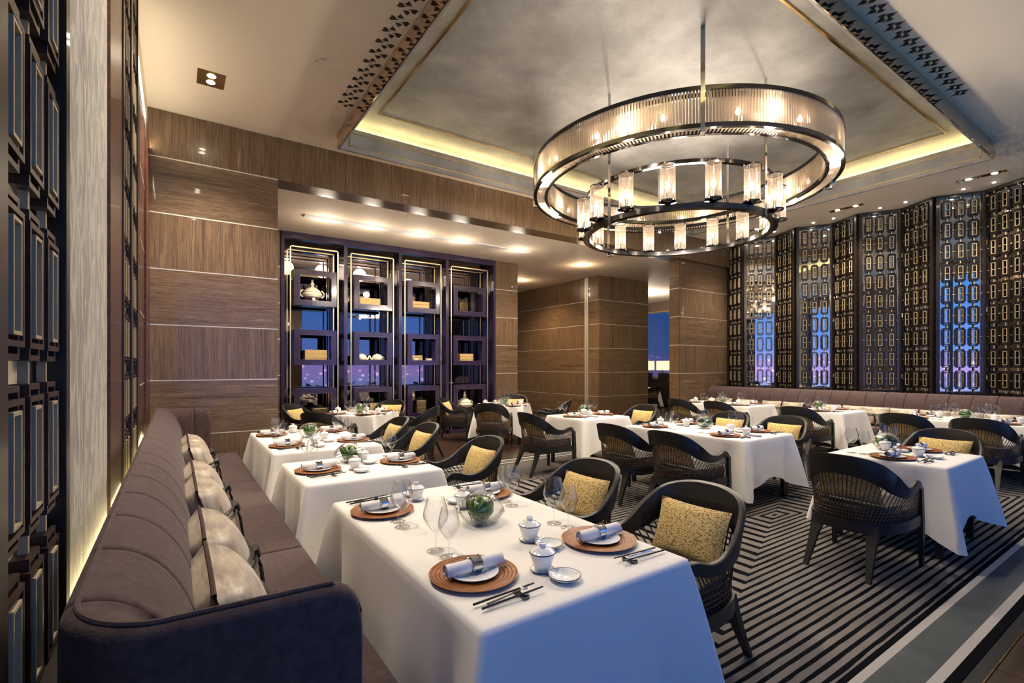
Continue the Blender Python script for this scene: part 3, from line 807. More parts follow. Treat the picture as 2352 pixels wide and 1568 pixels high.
# ------------------------------------------------------------------ display cabinet
cb = thing('display_cabinet', 'dark purple lacquer display cabinet with gold frames in the alcove', 'cabinet', (1.644, ALC, 0))
CW = 4.79; bays = [0.06, 1.205, 2.365, 3.49, CW-.06]
def cbp(q, name, m_, par=None): return MB().box(*q).build(name, M[m_], par or cb, 0)
for x0, x1 in ((0, .06), (CW-.06, CW)): cbp((x0, x1, -.03, .50, 0, LOW), 'jamb', 'purple_lacquer')
cbp((.06, CW-.06, -.03, .10, LOW-.13, LOW), 'head', 'purple_lacquer')
cbp((.03, CW-.03, -.05, -.03, LOW-.08, LOW-.05), 'head_moulding', 'purple_lacquer')
for x in bays[1:4]: cbp((x-.035, x+.035, -.02, .50, 0, LOW-.13), 'mullion', 'purple_lacquer')
cbp((.06, CW-.06, .60, .62, 0, LOW-.13), 'mirror_back', 'cabinet_mirror')
cbp((.06, CW-.06, .50, .60, LOW-.2, LOW-.13), 'rear_rail', 'purple_lacquer')
rows = [(.41, 1.11), (1.57, 2.26), (2.73, 3.43)]
box_centres = {}
for b in range(4):
    x0, x1 = bays[b] + .05, bays[b+1] - .05
    gx0, gx1 = x0 + .06, x1 - .10
    # slim gold standing frame, front and back, joined at the top corners
    for (yy) in (.0, .34):
        for x in (gx0, gx1): cbp((x-.011, x+.011, yy, yy+.022, 0, 3.86), 'gold_upright', 'pale_gold')
        cbp((gx0-.011, gx1+.011, yy, yy+.022, 3.838, 3.86), 'gold_rail', 'pale_gold')
    for x in (gx0, gx1): cbp((x-.011, x+.011, .022, .34, 3.838, 3.86), 'gold_rail', 'pale_gold')
    for r, (z0, z1) in enumerate(rows):
        bx0, bx1 = gx0 + .02 + .05, gx1 - .02
        root = MB().box(bx0, bx1, .05, .35, z0, z0+.05)
        root.box(bx0, bx1, .05, .35, z1-.05, z1); root.box(bx0, bx0+.05, .05, .35, z0+.05, z1-.05); root.box(bx1-.05, bx1, .05, .35, z0+.05, z1-.05)
        bo = root.build('display_box', M['purple_box'], cb, 0)
        fr_ = MB().frame((bx1-bx0)/2, (z1-z0)/2, .09, .02, .05, (bx0+bx1)/2, (z0+z1)/2).build('box_frame', M['purple_lacquer'], bo, 0)
        MB().frame((bx1-bx0)/2-.09, (z1-z0)/2-.09, .016, .012, .05, (bx0+bx1)/2, (z0+z1)/2).build('box_moulding', M['purple_box'], bo, 0)
        box_centres[(b, r)] = ((bx0+bx1)/2 + 1.644, ALC + .20, z0 + .051)
cbp((.06, CW-.06, -.02, .50, 0, .08), 'plinth', 'purple_lacquer')
# pieces on show
def storage_box(label, c, w, d, h, layers, m_='straw_box'):
    t = thing('storage_box', label, 'box', c)
    for k in range(layers):
        rbox(-w/2, w/2, -d/2, d/2, h*k/layers+.002, h*(k+1)/layers-.002, .004, 1).build('tray' if k < layers-1 else 'lid', M[m_], t)
def tureen(label, c, s=1.0):
    t = thing('tureen', label, 'tureen', c); t.scale = (s, s, s)
    MB().lathe([(.0, .10), (.10, .105), (.185, .15), (.205, .20), (.19, .235), (.165, .25)], 28).build('bowl', M['ivory'], t)
    MB().lathe([(.175, .25), (.18, .265), (.15, .30), (.09, .345), (.05, .365), (0, .37)], 28).build('lid', M['ivory'], t)
    MB().lathe([(.0, .365), (.035, .37), (.03, .40), (.045, .42), (.04, .45), (.018, .475), (.03, .495), (.022, .525), (0, .535)], 14).build('lid_figure', M['ivory'], t)
    for sx in (-1, 1):
        MB().tube([(sx*(.19+.06*math.sin(PI*k/8)*1.0), 0, .14+.16*k/8) for k in range(9)], [.016]*8+[.022], 8).build('handle', M['ivory'], t)
    for k in range(3):
        a = 2*PI*k/3 + .5
        MB().tube([(.12*math.cos(a), .12*math.sin(a), .12), (.14*math.cos(a), .14*math.sin(a), .05), (.13*math.cos(a), .13*math.sin(a), 0)], [.035, .025, .03], 10).build('leg', M['ivory'], t)
def canister(label, c, w=.26, h=.36, m_='dark_bronze'):
    t = thing('canister', label, 'canister', c)
    body = rbox(-w/2, w/2, -w/2*.8, w/2*.8, 0, h, .04)
    body.build('body', M[m_], t)
    stud = MB()
    for i in range(9):
        for j in range(12):
            x = -w/2+.045 + (w-.09)*i/8; z = .03 + (h-.06)*j/11
            stud.add([(x-.011, -w*.4-.001, z), (x, -w*.4-.001, z-.012), (x+.011, -w*.4-.001, z), (x, -w*.4-.001, z+.012), (x, -w*.4-.009, z)], [(0,1,4),(1,2,4),(2,3,4),(3,0,4)])
    stuff(stud.build('studding', M['dark_bronze'], t, 0))
    MB().lathe([(.07, h), (.075, h+.03), (.05, h+.05), (0, h+.055)], 20).build('lid', M[m_], t)
def teapot(label, c, rz=0, s=1.0):
    t = thing('teapot', label, 'teapot', c, rz); t.scale = (s, s, s)
    MB().lathe([(.0, 0), (.06, 0), (.075, .01), (.115, .07), (.12, .11), (.10, .155), (.085, .165)], 24).build('pot_body', M['ivory'], t)
    MB().lathe([(.09, .165), (.07, .18), (.02, .19), (.018, .2), (0, .205)], 20).build('lid', M['ivory'], t)
    MB().tube([(.11, 0, .07), (.15, 0, .09), (.165, 0, .14), (.185, 0, .155)], [.028, .02, .015, .013], 10).build('spout', M['ivory'], t)
    MB().tube([(-.11+-.05*math.sin(PI*k/8), 0, .05+.09*k/8) for k in range(9)], .009, 8).build('handle', M['ivory'], t)
def bowl_cup(label, c):
    t = tag(MB().lathe([(0, .01), (.03, .01), (.032, 0), (.045, 0), (.05, .012), (.075, .07), (.078, .10), (.073, .10), (.069, .07), (.04, .02), (0, .02)], 20).build('cup', M['ivory'], None), label, 'cup'); t.location = c
def off(c, dx, dy=0, dz=0): return (c[0]+dx, c[1]+dy, c[2]+dz)
bc = box_centres
tureen('ivory lidded tureen with figure finial in the top left cabinet box', off(bc[(0,2)], -.03), .92)
storage_box('flat straw box in the second top box of the cabinet', off(bc[(1,2)], -.05), .44, .22, .20, 1)
storage_box('layered straw box in the third top box of the cabinet', off(bc[(2,2)], -.04), .40, .22, .21, 3)
canister('studded bronze canister in the top right cabinet box', off(bc[(3,2)], -.12), .25, .30)
storage_box('tall layered pale box in the left box of the cabinet\'s middle row', off(bc[(0,1)], .02), .42, .22, .25, 3)
teapot('ivory teapot with spout turned right in the cabinet\'s middle row', off(bc[(1,1)], -.20), 0, .95)
teapot('ivory teapot with spout turned left in the cabinet\'s middle row', off(bc[(1,1)], .14), PI, .95)
storage_box('small layered pale box behind two cups in the cabinet', off(bc[(2,1)], -.10, .06), .28, .14, .17, 3)
bowl_cup('small ivory cup at the left of its cabinet box', off(bc[(2,1)], -.17, -.07)); bowl_cup('small ivory cup at the right of its cabinet box', off(bc[(2,1)], .17, -.06))
storage_box('layered straw box in the right box of the cabinet\'s middle row', off(bc[(3,1)], -.06), .36, .22, .22, 3)
canister('low dark canister in the bottom left cabinet box', off(bc[(0,0)], .1), .34, .26)
storage_box('woven straw box in the second box of the cabinet\'s bottom row', off(bc[(1,0)], .08), .26, .2, .30, 1)
canister('tall studded canister in the third box of the cabinet\'s bottom row', off(bc[(2,0)], -.02), .26, .34)
tureen('ivory lidded tureen in the bottom right cabinet box', off(bc[(3,0)], -.06), .9)

# ------------------------------------------------------------------ chandelier
ch = thing('chandelier', 'two-tier ring chandelier of crystal rods and glass cylinder lamps', 'chandelier', (CHX, CHY, 3.33))
def ring(r0, r1, z0, z1, n=96): return MB().lathe([(r0, z0), (r1, z0), (r1, z1), (r0, z1), (r0, z0)], n)
def crb(mb): return mb.xform(Matrix.Translation((0, 0, -3.33)))
def ring_b(name, r0, r1, z0, z1, m_): return crb(ring(r0, r1, z0, z1)).build(name, M[m_], ch, 30)
ring_b('top_rim', 1.90, 1.945, 4.29, 4.335, 'dark_chrome'); ring_b('top_rim', 1.765, 1.80, 4.29, 4.335, 'dark_chrome')
ring_b('top_plate', 1.80, 1.90, 4.315, 4.33, 'dark_chrome')
ring_b('bottom_rim', 1.905, 1.95, 3.915, 3.96, 'dark_chrome'); ring_b('bottom_rim', 1.755, 1.795, 3.915, 3.96, 'dark_chrome')
def rods(name, R, n, z0, z1, r):
    mb = MB()
    for k in range(n):
        a = 2*PI*k/n; c_, s_ = math.cos(a), math.sin(a)
        vs = []
        for z in (z0, z1):
            for j in range(5):
                b = 2*PI*j/5 + a
                vs.append((R*c_ + r*math.cos(b), R*s_ + r*math.sin(b), z - 3.33))
        mb.add(vs, [(j, (j+1) % 5, 5+(j+1) % 5, 5+j) for j in range(5)])
    return stuff(mb.build(name, M['crystal'], ch, 0))
rods('crystal_rods', 1.925, 380, 3.96, 4.29, .0125); rods('crystal_rods', 1.778, 350, 3.96, 4.29, .0125)
mb = MB()
for k in range(300):
    a = 2*PI*k/300; c_, s_ = math.cos(a), math.sin(a)
    p = [((1.795)*c_, 1.795*s_, .60), (1.905*c_, 1.905*s_, .60)]
    mb.tube(p, .009, 4, cap=False)
stuff(mb.build('underside_rods', M['crystal'], ch, 0))
bulb_m = MB().lathe([(0, -.03), (.018, -.024), (.026, 0), (.018, .022), (.006, .045), (0, .05)], 12).mesh('bulb', M['bulb_glow'])
for k in range(16):
    a = 2*PI*(k+.5)/16
    inst(bulb_m, 'bulb', ch, (1.852*math.cos(a), 1.852*math.sin(a), 4.10-3.33))
def point(name, loc, power, r=.05, parent=None, col=WARM[:3]):
    d = bpy.data.lights.new(name, 'POINT'); d.energy = power; d.color = col; d.shadow_soft_size = r
    o = bpy.data.objects.new(name, d); C.objects.link(o); o.location = loc; o.parent = parent; return o
for k in range(8):
    a = 2*PI*(k+.5)/8
    point('ring_lamp_light', (1.852*math.cos(a), 1.852*math.sin(a), 4.12-3.33), 6, .04, ch)
    spot('ring_fill_beam', (1.852*math.cos(a), 1.852*math.sin(a), 3.88-3.33), 36, 2.6, WARM[:3], .9, .06, ch)  # downward spots added under the ring to light the room below
    point('ring_fill', (1.852*math.cos(a), 1.852*math.sin(a), 3.80-3.33), 30, .08, ch)  # fill points added below the ring to brighten the ceiling, no bulbs there
# inner tier
ring_b('inner_ring', 1.165, 1.255, 3.335, 3.395, 'dark_chrome'); ring_b('inner_ring', 1.18, 1.235, 3.855, 3.90, 'dark_chrome')
shade = MB(); prof = []
for k in range(48):
    a = 2*PI*k/48; r = .080 + (.006 if k % 2 else 0)
    prof.append((r*math.cos(a), r*math.sin(a)))
n_ = 48
shade.add([(x, y, .02) for x, y in prof] + [(x, y, .43) for x, y in prof], [(i, (i+1) % n_, n_+(i+1) % n_, n_+i) for i in range(n_)])
shade_m = shade.mesh('glass_cylinder', M['candle_glass'], 20)
basep_m = MB().lathe([(0, -.02), (.03, -.02), (.05, -.012), (.10, .0), (.10, .016), (.02, .02), (.018, .12), (0, .12)], 20).mesh('lamp_base', M['dark_chrome'])
cap_m = MB().lathe([(.078, .42), (.09, .42), (.09, .435), (.078, .435), (.078, .42)], 24).mesh('cap_ring', M['dark_chrome'])
for k in range(16):
    a = 2*PI*(k+.5)/16
    b = inst(basep_m, 'lamp_base', ch, (1.265*math.cos(a), 1.265*math.sin(a), 3.415-3.33))
    inst(shade_m, 'glass_cylinder', b); inst(cap_m, 'cap_ring', b); inst(bulb_m, 'bulb', b, (0, 0, .18), (0, 0, 0), (1.1, 1.1, 1.3))
for k in range(4):
    a = 2*PI*(k+.5)/4
    point('tier_lamp_light', (.3*math.cos(a), .3*math.sin(a), 3.40-3.33), 13, .12, ch)
for k in range(4):
    a = PI/4 + k*PI/2; c_, s_ = math.cos(a), math.sin(a)
    m_ = MB().box(1.952, 1.967, -.022, .022, 3.87-3.33, FZ-3.33).box(1.87, 1.967, -.022, .022, 3.862-3.33, 3.872-3.33)
    m_.xform(Matrix.Rotation(a, 4, 'Z')).build('strap', M['chrome'], ch, 0)
    a = k*PI/2
    m_ = MB().box(1.257, 1.272, -.018, .018, 3.30-3.33, FZ-3.33).box(1.16, 1.272, -.018, .018, 3.292-3.33, 3.302-3.33)
    m_.xform(Matrix.Rotation(a, 4, 'Z')).build('strap', M['chrome'], ch, 0)
# ------------------------------------------------------------------ rattan armchairs
# half rail: x, y, top z, bottom z, outward lean of the top edge
half = [(-.300, .312, .612, .555, 0), (-.302, .270, .660, .598, 0), (-.306, .20, .668, .604, .002), (-.309, .09, .640, .572, .006), (-.306, -.03, .660, .572, .014),
        (-.280, -.16, .755, .610, .026), (-.215, -.265, .845, .680, .040), (-.115, -.315, .880, .722, .046), (0, -.330, .887, .735, .048)]
full = half + [(-x, y, t, b, l_) for x, y, t, b, l_ in half[-2::-1]]
rail_pts = catmull(full, 5)
def rail_mesh():
    vs = []; fs = []; th = .017
    prof = [(-.5, -1), (.5, -1), (1, -.7), (1, .7), (.5, 1), (-.5, 1), (-1, .7), (-1, -.7)]
    n = len(rail_pts); m = len(prof)
    for i, (x, y, t, b, ln) in enumerate(rail_pts):
        p, q = rail_pts[max(i-1, 0)], rail_pts[min(i+1, n-1)]
        tx, ty = q[0]-p[0], q[1]-p[1]; L = math.hypot(tx, ty); nx, ny = ty/L, -tx/L     # outward? flipped below
        if nx*x + ny*(y-.05) < 0: nx, ny = -nx, -ny
        for a, c in prof:
            f = (c+1)/2
            zz_ = b + (t-b)*(.5 + .5*c*(1 if abs(c) == 1 else 1.25*abs(c)/.7*.7))
            zz_ = b + (t-b)*f if abs(c) == 1 else b + (t-b)*(.5 + c/.7*.5*(1-.012/(t-b)))
            off_ = ln*f + a*th
            vs.append((x + nx*off_, y + ny*off_, zz_))
    for i in range(n-1):
        for k in range(m):
            j = (k+1) % m; fs.append((i*m+k, i*m+j, (i+1)*m+j, (i+1)*m+k))
    fs.append(tuple(range(m))); fs.append(tuple((n-1)*m+k for k in range(m))[::-1])
    return MB().add(vs, fs).mesh('back_rail', M['chair_wood'], 50)
half_a = [(-.298, .30), (-.300, .15), (-.292, -.02), (-.255, -.17), (-.18, -.262), (-.09, -.298), (0, -.306)]
apron_plan = catmull([(x, y, 0) for x, y in half_a] + [(-x, y, 0) for x, y in half_a[-2::-1]], 5)
def band(plan, z0, z1, th, dip=0):
    vs = []; fs = []; n = len(plan)
    for i, p in enumerate(plan):
        a, b = plan[max(i-1, 0)], plan[min(i+1, n-1)]
        tx, ty = b[0]-a[0], b[1]-a[1]; L = math.hypot(tx, ty); nx, ny = ty/L, -tx/L
        if nx*p[0] + ny*(p[1]-.05) < 0: nx, ny = -nx, -ny
        u = abs(2*i/(n-1)-1)
        zb = z0 - dip*(1-u)**.5*0 
        vs += [(p[0]-nx*th/2, p[1]-ny*th/2, zb), (p[0]+nx*th/2, p[1]+ny*th/2, zb), (p[0]+nx*th/2, p[1]+ny*th/2, z1), (p[0]-nx*th/2, p[1]-ny*th/2, z1)]
    for i in range(n-1):
        for k in range(4):
            j = (k+1) % 4; fs.append((i*4+k, i*4+j, (i+1)*4+j, (i+1)*4+k))
    fs += [(0, 1, 2, 3), tuple((n-1)*4+k for k in (3, 2, 1, 0))]
    return MB().add(vs, fs)
rail_me = rail_mesh()
ap = band(apron_plan, .315, .395, .03); ap.box(-.29, .29, .285, .312, .325, .39)
apron_me = ap.mesh('seat_frame', M['chair_wood'], 40)
fleg = MB().taper((.301, .312, .60), (.302, .318, .33), .0165, .021, .022, .024).taper((.302, .318, .33), (.306, .325, 0), .021, .0135, .024, .015).mesh('leg', M['chair_wood'], 30)
flegL = MB().taper((-.301, .312, .60), (-.302, .318, .33), .0165, .021, .022, .024).taper((-.302, .318, .33), (-.306, .325, 0), .021, .0135, .024, .015).mesh('leg', M['chair_wood'], 30)
def rear_leg(s):
    vs = []; fs = []
    secs = [(.178, -.250, .372, .046, .016), (.184, -.262, .315, .044, .019), (.192, -.284, .26, .033, .020), (.197, -.315, .19, .026, .020), (.205, -.365, .08, .020, .017), (.212, -.402, 0, .016, .014)]
    m = MB()
    for (x, y, z, a, b) in secs:
        vs += [(s*x-a, y-b, z), (s*x+a, y-b, z), (s*x+a, y+b, z), (s*x-a, y+b, z)]
    for i in range(len(secs)-1):
        for k in range(4):
            j = (k+1) % 4; fs.append((i*4+k, (i+1)*4+k, (i+1)*4+j, i*4+j))
    fs += [(0, 1, 2, 3), tuple(4*(len(secs)-1)+k for k in (3, 2, 1, 0))]
    return m.add(vs, fs).mesh('leg', M['chair_wood'], 40)
rlegs = [rear_leg(-1), rear_leg(1)]
# spindles between seat frame and rail, with three woven rounds
sp_ = MB(); nsp = 54; n_r = len(rail_pts); n_a = len(apron_plan)
def samp(pts, u):
    f = u*(len(pts)-1); i = min(int(f), len(pts)-2); f -= i
    return [a*(1-f)+b*f for a, b in zip(pts[i], pts[i+1])]
for k in range(nsp):
    u = .045 + .91*k/(nsp-1)
    r = samp(rail_pts, u); a = samp(apron_plan, u)
    sp_.tube([(a[0], a[1], .385), (r[0], r[1], r[3]+.012)], .0042, 5, cap=False)
for z in (.42, .445, .47):
    pts = []
    for k in range(60):
        u = .03 + .94*k/59
        r = samp(rail_pts, u); a = samp(apron_plan, u); f = (z-.385)/(r[3]-.385)
        pts.append((a[0]*(1-f)+r[0]*f, a[1]*(1-f)+r[1]*f, z))
    sp_.tube(pts, .0035, 4)
for s_ in (-1, 1):                 # cross weave on the arms
    for z in (.505, .54):
        pts = []
        for k in range(16):
            u = .03 + .22*k/15; u = u if s_ < 0 else 1-u
            r = samp(rail_pts, u); a = samp(apron_plan, u); f = (z-.385)/(r[3]-.385)
            pts.append((a[0]*(1-f)+r[0]*f, a[1]*(1-f)+r[1]*f, z))
        sp_.tube(pts, .003, 4)
spin_me = sp_.mesh('spindle_weave', M['rattan'], 60)
seat_poly = [(p[0]*.93, p[1]*.93) for p in apron_plan]
def seat_mesh():
    rings = [(1, .385), (1.0, .47), (.985, .492), (.95, .503)]
    vs = []; fs = []; n = len(seat_poly)
    for s_, z in rings: vs += [(x*s_, y*s_ if y < 0 else y*s_, z) for x, y in seat_poly]
    for i in range(len(rings)-1):
        for k in range(n):
            j = (k+1) % n; fs.append((i*n+k, i*n+j, (i+1)*n+j, (i+1)*n+k))
    fs.append(tuple((len(rings)-1)*n+k for k in range(n))); fs.append(tuple(range(n))[::-1])
    return MB().add(vs, fs).mesh('seat_cushion', M['black_seat'], 40)
seat_me = seat_mesh()
pil_me = pillow_mb(.44, .30, .13, 12, .5).mesh('cushion', M['cushion_weave'], 80)
chair0 = thing('rattan_armchair', 'proto', 'armchair')
inst(rail_me, 'back_rail', chair0); inst(apron_me, 'seat_frame', chair0); inst(seat_me, 'seat_cushion', chair0)
stuff(inst(spin_me, 'spindle_weave', chair0))
for me in (fleg, flegL, *rlegs): inst(me, 'leg', chair0)
first = [True]
def chair(label, x, y, face, cushion_label, group='black rattan armchairs', cgroup='yellow woven cushions on the armchairs', lean=0):
    "face: world angle the chair looks towards"
    c = chair0 if first[0] else copy_tree(chair0)
    first[0] = False
    c.location = (x, y, .004 if .75 < y < 6.83 and x < 11.2 else 0); rz = face - PI/2; c.rotation_euler = (0, 0, rz)
    tag(c, label, 'armchair', group)
    d = Vector((math.cos(face), math.sin(face)))
    p = inst(pil_me, 'cushion', None, (x - d.x*.185, y - d.y*.185, .652))
    p.rotation_euler = (math.radians(-20 + lean), 0, rz + PI)
    tag(p, cushion_label, 'cushion', cgroup)
E_, W_ = 0.0, PI
rowA = [(1.67, 'nearest armchair, right side of the nearest banquette table', 'nearest yellow cushion, on the armchair at the front table'),
        (2.53, 'second nearest armchair, right side of the nearest banquette table', 'yellow cushion on the second armchair of the front table'),
        (3.93, 'armchair on the right of the small second banquette table', 'yellow cushion on the armchair of the small banquette table'),
        (5.26, 'nearer armchair on the right of the farthest banquette table', 'yellow cushion on the nearer chair of the farthest banquette table'),
        (6.13, 'farther armchair on the right of the farthest banquette table', 'yellow cushion on the farther chair of the farthest banquette table')]
for y, a, b in rowA: chair('black rattan ' + a, 2.125, y, W_, b)
rowB = [(1.67, 'armchair seen from behind at the small right-hand table', 'cushion behind the spindles of the chair at the small right-hand table'),
        (3.28, 'nearer armchair seen from behind at the large centre table', 'cushion in the nearer left chair of the large centre table'),
        (4.05, 'farther armchair seen from behind at the large centre table', 'cushion in the farther left chair of the large centre table'),
        (5.70, 'armchair seen from behind at the small far centre table', 'cushion in the left chair of the small far centre table')]
for y, a, b in rowB: chair('black rattan ' + a, 4.465, y, E_, 'yellow ' + b)
rowC = [(1.69, 'armchair facing left behind the small right-hand table', 'cushion in the chair behind the small right-hand table'),
        (3.33, 'nearer armchair on the right of the large centre table', 'cushion in the nearer right chair of the large centre table'),
        (4.10, 'farther armchair on the right of the large centre table', 'cushion in the farther right chair of the large centre table'),
        (5.70, 'armchair on the right of the small far centre table', 'cushion in the right chair of the small far centre table')]
for y, a, b in rowC: chair('black rattan ' + a, 6.38, y, W_, 'yellow ' + b)
rowD = [(6.38, 'farther armchair at the farthest table by the right banquette', 'cushion in the farther chair of the farthest right banquette table'),
        (5.54, 'nearer armchair at the farthest table by the right banquette', 'cushion in the nearer chair of the farthest right banquette table'),
        (4.07, 'armchair at the small middle table by the right banquette', 'cushion in the chair of the small middle right banquette table'),
        (2.64, 'farther armchair at the nearest table by the right banquette', 'cushion in the farther chair of the nearest right banquette table'),
        (1.84, 'nearer armchair at the nearest table by the right banquette', 'cushion in the nearer chair of the nearest right banquette table')]
for y, a, b in rowD: chair('black rattan ' + a, 8.755, y, E_, 'yellow ' + b)
A1, A2 = (2.62, 8.45), (5.60, 8.50)
for (cx, cy), nm in ((A1, 'left alcove table'), (A2, 'right alcove table')):
    for k, pl_ in enumerate(('right rear', 'left rear', 'left front', 'right front')):
        a = PI/4 + k*PI/2
        chair('black rattan armchair at the %s corner of the %s' % (pl_, nm), cx + 1.02*math.cos(a), cy + 1.02*math.sin(a), a + PI, 'yellow cushion in the %s chair of the %s' % (pl_, nm))
chair('black rattan armchair far off, seen through the gap by the pillar', 12.95, 10.95, PI/2, 'yellow cushion in the far chair seen through the gap')

# ------------------------------------------------------------------ tables and tablecloths
TOP = .75
def cloth_mb(a, b, hem, tip, seed):
    rnd = random.Random(seed); ph = [rnd.uniform(0, 6.28) for _ in range(8)]
    pts = []                               # (x, y, nx, ny, distance to the nearest corner, along)
    def side(x0, y0, x1, y1, nx, ny):
        L = math.hypot(x1-x0, y1-y0); n = max(14, int(L/.05))
        for k in range(n+1):
            u = k/n; u = .5 - .5*math.cos(PI*u)
            dc = min(u, 1-u)*L
            pts.append((x0+(x1-x0)*u, y0+(y1-y0)*u, nx, ny, dc, u*L))
    r = .012
    def corner(cx, cy, a0):
        for k in range(1, 6):
            t = a0 + PI/2*k/6
            pts.append((cx + r*math.cos(t), cy + r*math.sin(t), math.cos(t), math.sin(t), 0, 0))
    side(-a+r, -b, a-r, -b, 0, -1); corner(a-r, -b+r, -PI/2)
    side(a, -b+r, a, b-r, 1, 0); corner(a-r, b-r, 0)
    side(a-r, b, -a+r, b, 0, 1); corner(-a+r, b-r, PI/2)
    side(-a, b-r, -a, -b+r, -1, 0); corner(-a+r, -b+r, PI)
    n = len(pts); vs = []; fs = []
    cl = lambda q, lim: max(-lim, min(lim, q))
    vs += [(cl(p[0]-p[2]*.03, a-.03), cl(p[1]-p[3]*.03, b-.03), TOP) for p in pts]
    vs += [(p[0]-p[2]*.008, p[1]-p[3]*.008, TOP-.001) for p in pts]
    vs += [(p[0]+p[2]*.004, p[1]+p[3]*.004, TOP-.007) for p in pts]
    vs += [(p[0]+p[2]*.009, p[1]+p[3]*.009, TOP-.022) for p in pts]
    lev = [.08, .16, .26, .38, .5, .62, .74, .86, 1.0]
    for t in lev:
        for i, (x, y, nx, ny, dc, u) in enumerate(pts):
            f = max(0, 1 - dc/.20); g = max(0, 1 - dc/.42)
            zh = hem + (tip-hem)*g**1.25
            dia = Vector((math.copysign(1, x), math.copysign(1, y))).normalized()
            sp = t**.9 * (.155*f**2.1)
            tuck = -.045*t*math.exp(-((dc-.16)/.06)**2)
            rip = (.010*math.sin(u*9+ph[int((nx+2)*2+ny) % 8]) + .006*math.sin(u*17+ph[int(ny+3) % 8])) * t**1.5 * min(1, dc/.2)
            o_ = .010 + .022*t + rip + tuck
            vs.append((x + nx*o_ + dia.x*sp, y + ny*o_ + dia.y*sp, TOP-.02 - t*(TOP-.02-zh)))
    rings = 4 + len(lev)
    for i in range(rings-1):
        for k in range(n):
            j = (k+1) % n; fs.append((i*n+k, (i+1)*n+k, (i+1)*n+j, i*n+j))
    fs.append((len(vs), len(vs)+1, len(vs)+2, len(vs)+3))
    vs += [(-a+.03, -b+.03, TOP), (a-.03, -b+.03, TOP), (a-.03, b-.03, TOP), (-a+.03, b-.03, TOP)]
    return MB().add(vs, fs)
def table(name, cx, cy, a, b, rz=0, hem=.30, tip=.13, seed=1):
    t = thing('dining_table', 'dark wooden dining table under the cloth of the ' + name, 'table', (cx, cy, 0), rz, 'tables under white cloths')
    MB().box(-a+.005, a-.005, -b+.005, b-.005, TOP-.04, TOP-.004).build('table_top', M['dark_wood'], t, 0)
    for sx in (-1, 1):
        for sy in (-1, 1):
            MB().taper((sx*(a-.07), sy*(b-.07), TOP-.04), (sx*(a-.07), sy*(b-.07), .004), .03, .022).build('leg', M['dark_wood'], t, 0)
    c = cloth_mb(a, b, hem, tip, seed).build('tablecloth', M['linen'], None, 75)
    c.location = (cx, cy, 0); c.rotation_euler = (0, 0, rz)
    tag(c, 'white linen cloth draped over the ' + name, 'tablecloth', 'white tablecloths')

# ------------------------------------------------------------------ tableware
charger_me = MB().lathe([(0, .004), (.07, .004), (.072, 0), (.10, 0), (.155, .009), (.168, .014), (.169, .017), (.160, .017), (.11, .009), (0, .009)], 56).mesh('charger', M['charger_wood'], 40)
plate_me = MB().lathe([(0, .003), (.05, .003), (.052, 0), (.06, 0), (.094, .009), (.096, .012), (.09, .012), (.06, .006), (0, .006)], 40).mesh('side_plate', M['porcelain'], 40)
dish_me = MB().lathe([(0, .003), (.026, .003), (.028, 0), (.034, 0), (.055, .013), (.062, .020), (.059, .021), (.05, .015), (.03, .007), (0, .006)], 32).mesh('sauce_dish', M['porcelain'], 40)
dishrim_me = MB().tube([(.061*math.cos(2*PI*k/32), .061*math.sin(2*PI*k/32), .0205) for k in range(32)], .0014, 5, True).mesh('rim_band', M['dark_chrome'])
cup_me = MB().lathe([(0, .012), (.026, .012), (.028, .009), (.031, .012), (.045, .055), (.050, .073), (.047, .073), (.042, .055), (0, .02)], 36).mesh('cup', M['porcelain'], 40)
sauc_me = MB().lathe([(0, .002), (.025, .0), (.030, 0), (.046, .007), (.047, .009), (.03, .005), (.027, .009), (0, .009)], 32).mesh('saucer', M['porcelain'], 40)
lid_me = MB().lathe([(.049, .0735), (.050, .076), (.034, .088), (.014, .093), (.0125, .098), (.016, .110), (.012, .110), (.011, .106), (0, .106)], 32).mesh('lid', M['porcelain'], 40)
cuprim_me = MB().tube([(.0505*math.cos(2*PI*k/36), .0505*math.sin(2*PI*k/36), .0738) for k in range(36)], .0017, 5, True).mesh('rim_band', M['dark_chrome'])
saucrim_me = MB().tube([(.0468*math.cos(2*PI*k/36), .0468*math.sin(2*PI*k/36), .0088) for k in range(36)], .0012, 5, True).mesh('rim_band', M['dark_chrome'])
def glass_mesh(s, w):
    p = [(.0, .001), (.038, .001), (.039, .003), (.02, .005), (.005, .010), (.0038, .02), (.0036, .064), (.005, .072), (.020, .092), (.036, .117), (.0425, .135), (.0435, .145), (.041, .165), (.035, .192), (.0295, .214), (.0288, .2145), (.034, .192), (.040, .165), (.0425, .145), (.0415, .135), (.035, .118), (.018, .0935), (0, .078)]
    return MB().lathe([(r*(w if z > .070 else 1), z*s) for r, z in p], 32).mesh('wine_glass', M['clear_glass'], 60)
glass_big, glass_small = glass_mesh(1.08, 1.26), glass_mesh(.98, 1.05)
def spiral_napkin():
    mb = MB(); pts = []; turns = 3.72; n = 80
    for k in range(n+1):
        a = 2*PI*turns*k/n; r = .004 + .0215*k/n
        pts.append((r*math.cos(a), r*math.sin(a)))
    vs = []; fs = []
    for x0, kx in ((-.125, 1), (.125, 0)):
        for k, (y, z) in enumerate(pts):
            ex = .014*math.sin(k*.33)*(1-kx) if kx == 0 else 0
            vs.append((x0 + ex, y, z))
    for k in range(n): fs.append((k, k+1, n+1+k+1, n+1+k))
    return mb.add(vs, fs).mesh('napkin', M['linen'], 60)
nap_me = spiral_napkin()
def cyl_x(r, x0, x1, n=24): return MB().lathe([(r, x0), (r, x1)], n).xform(Matrix.Rotation(PI/2, 4, 'Y'))
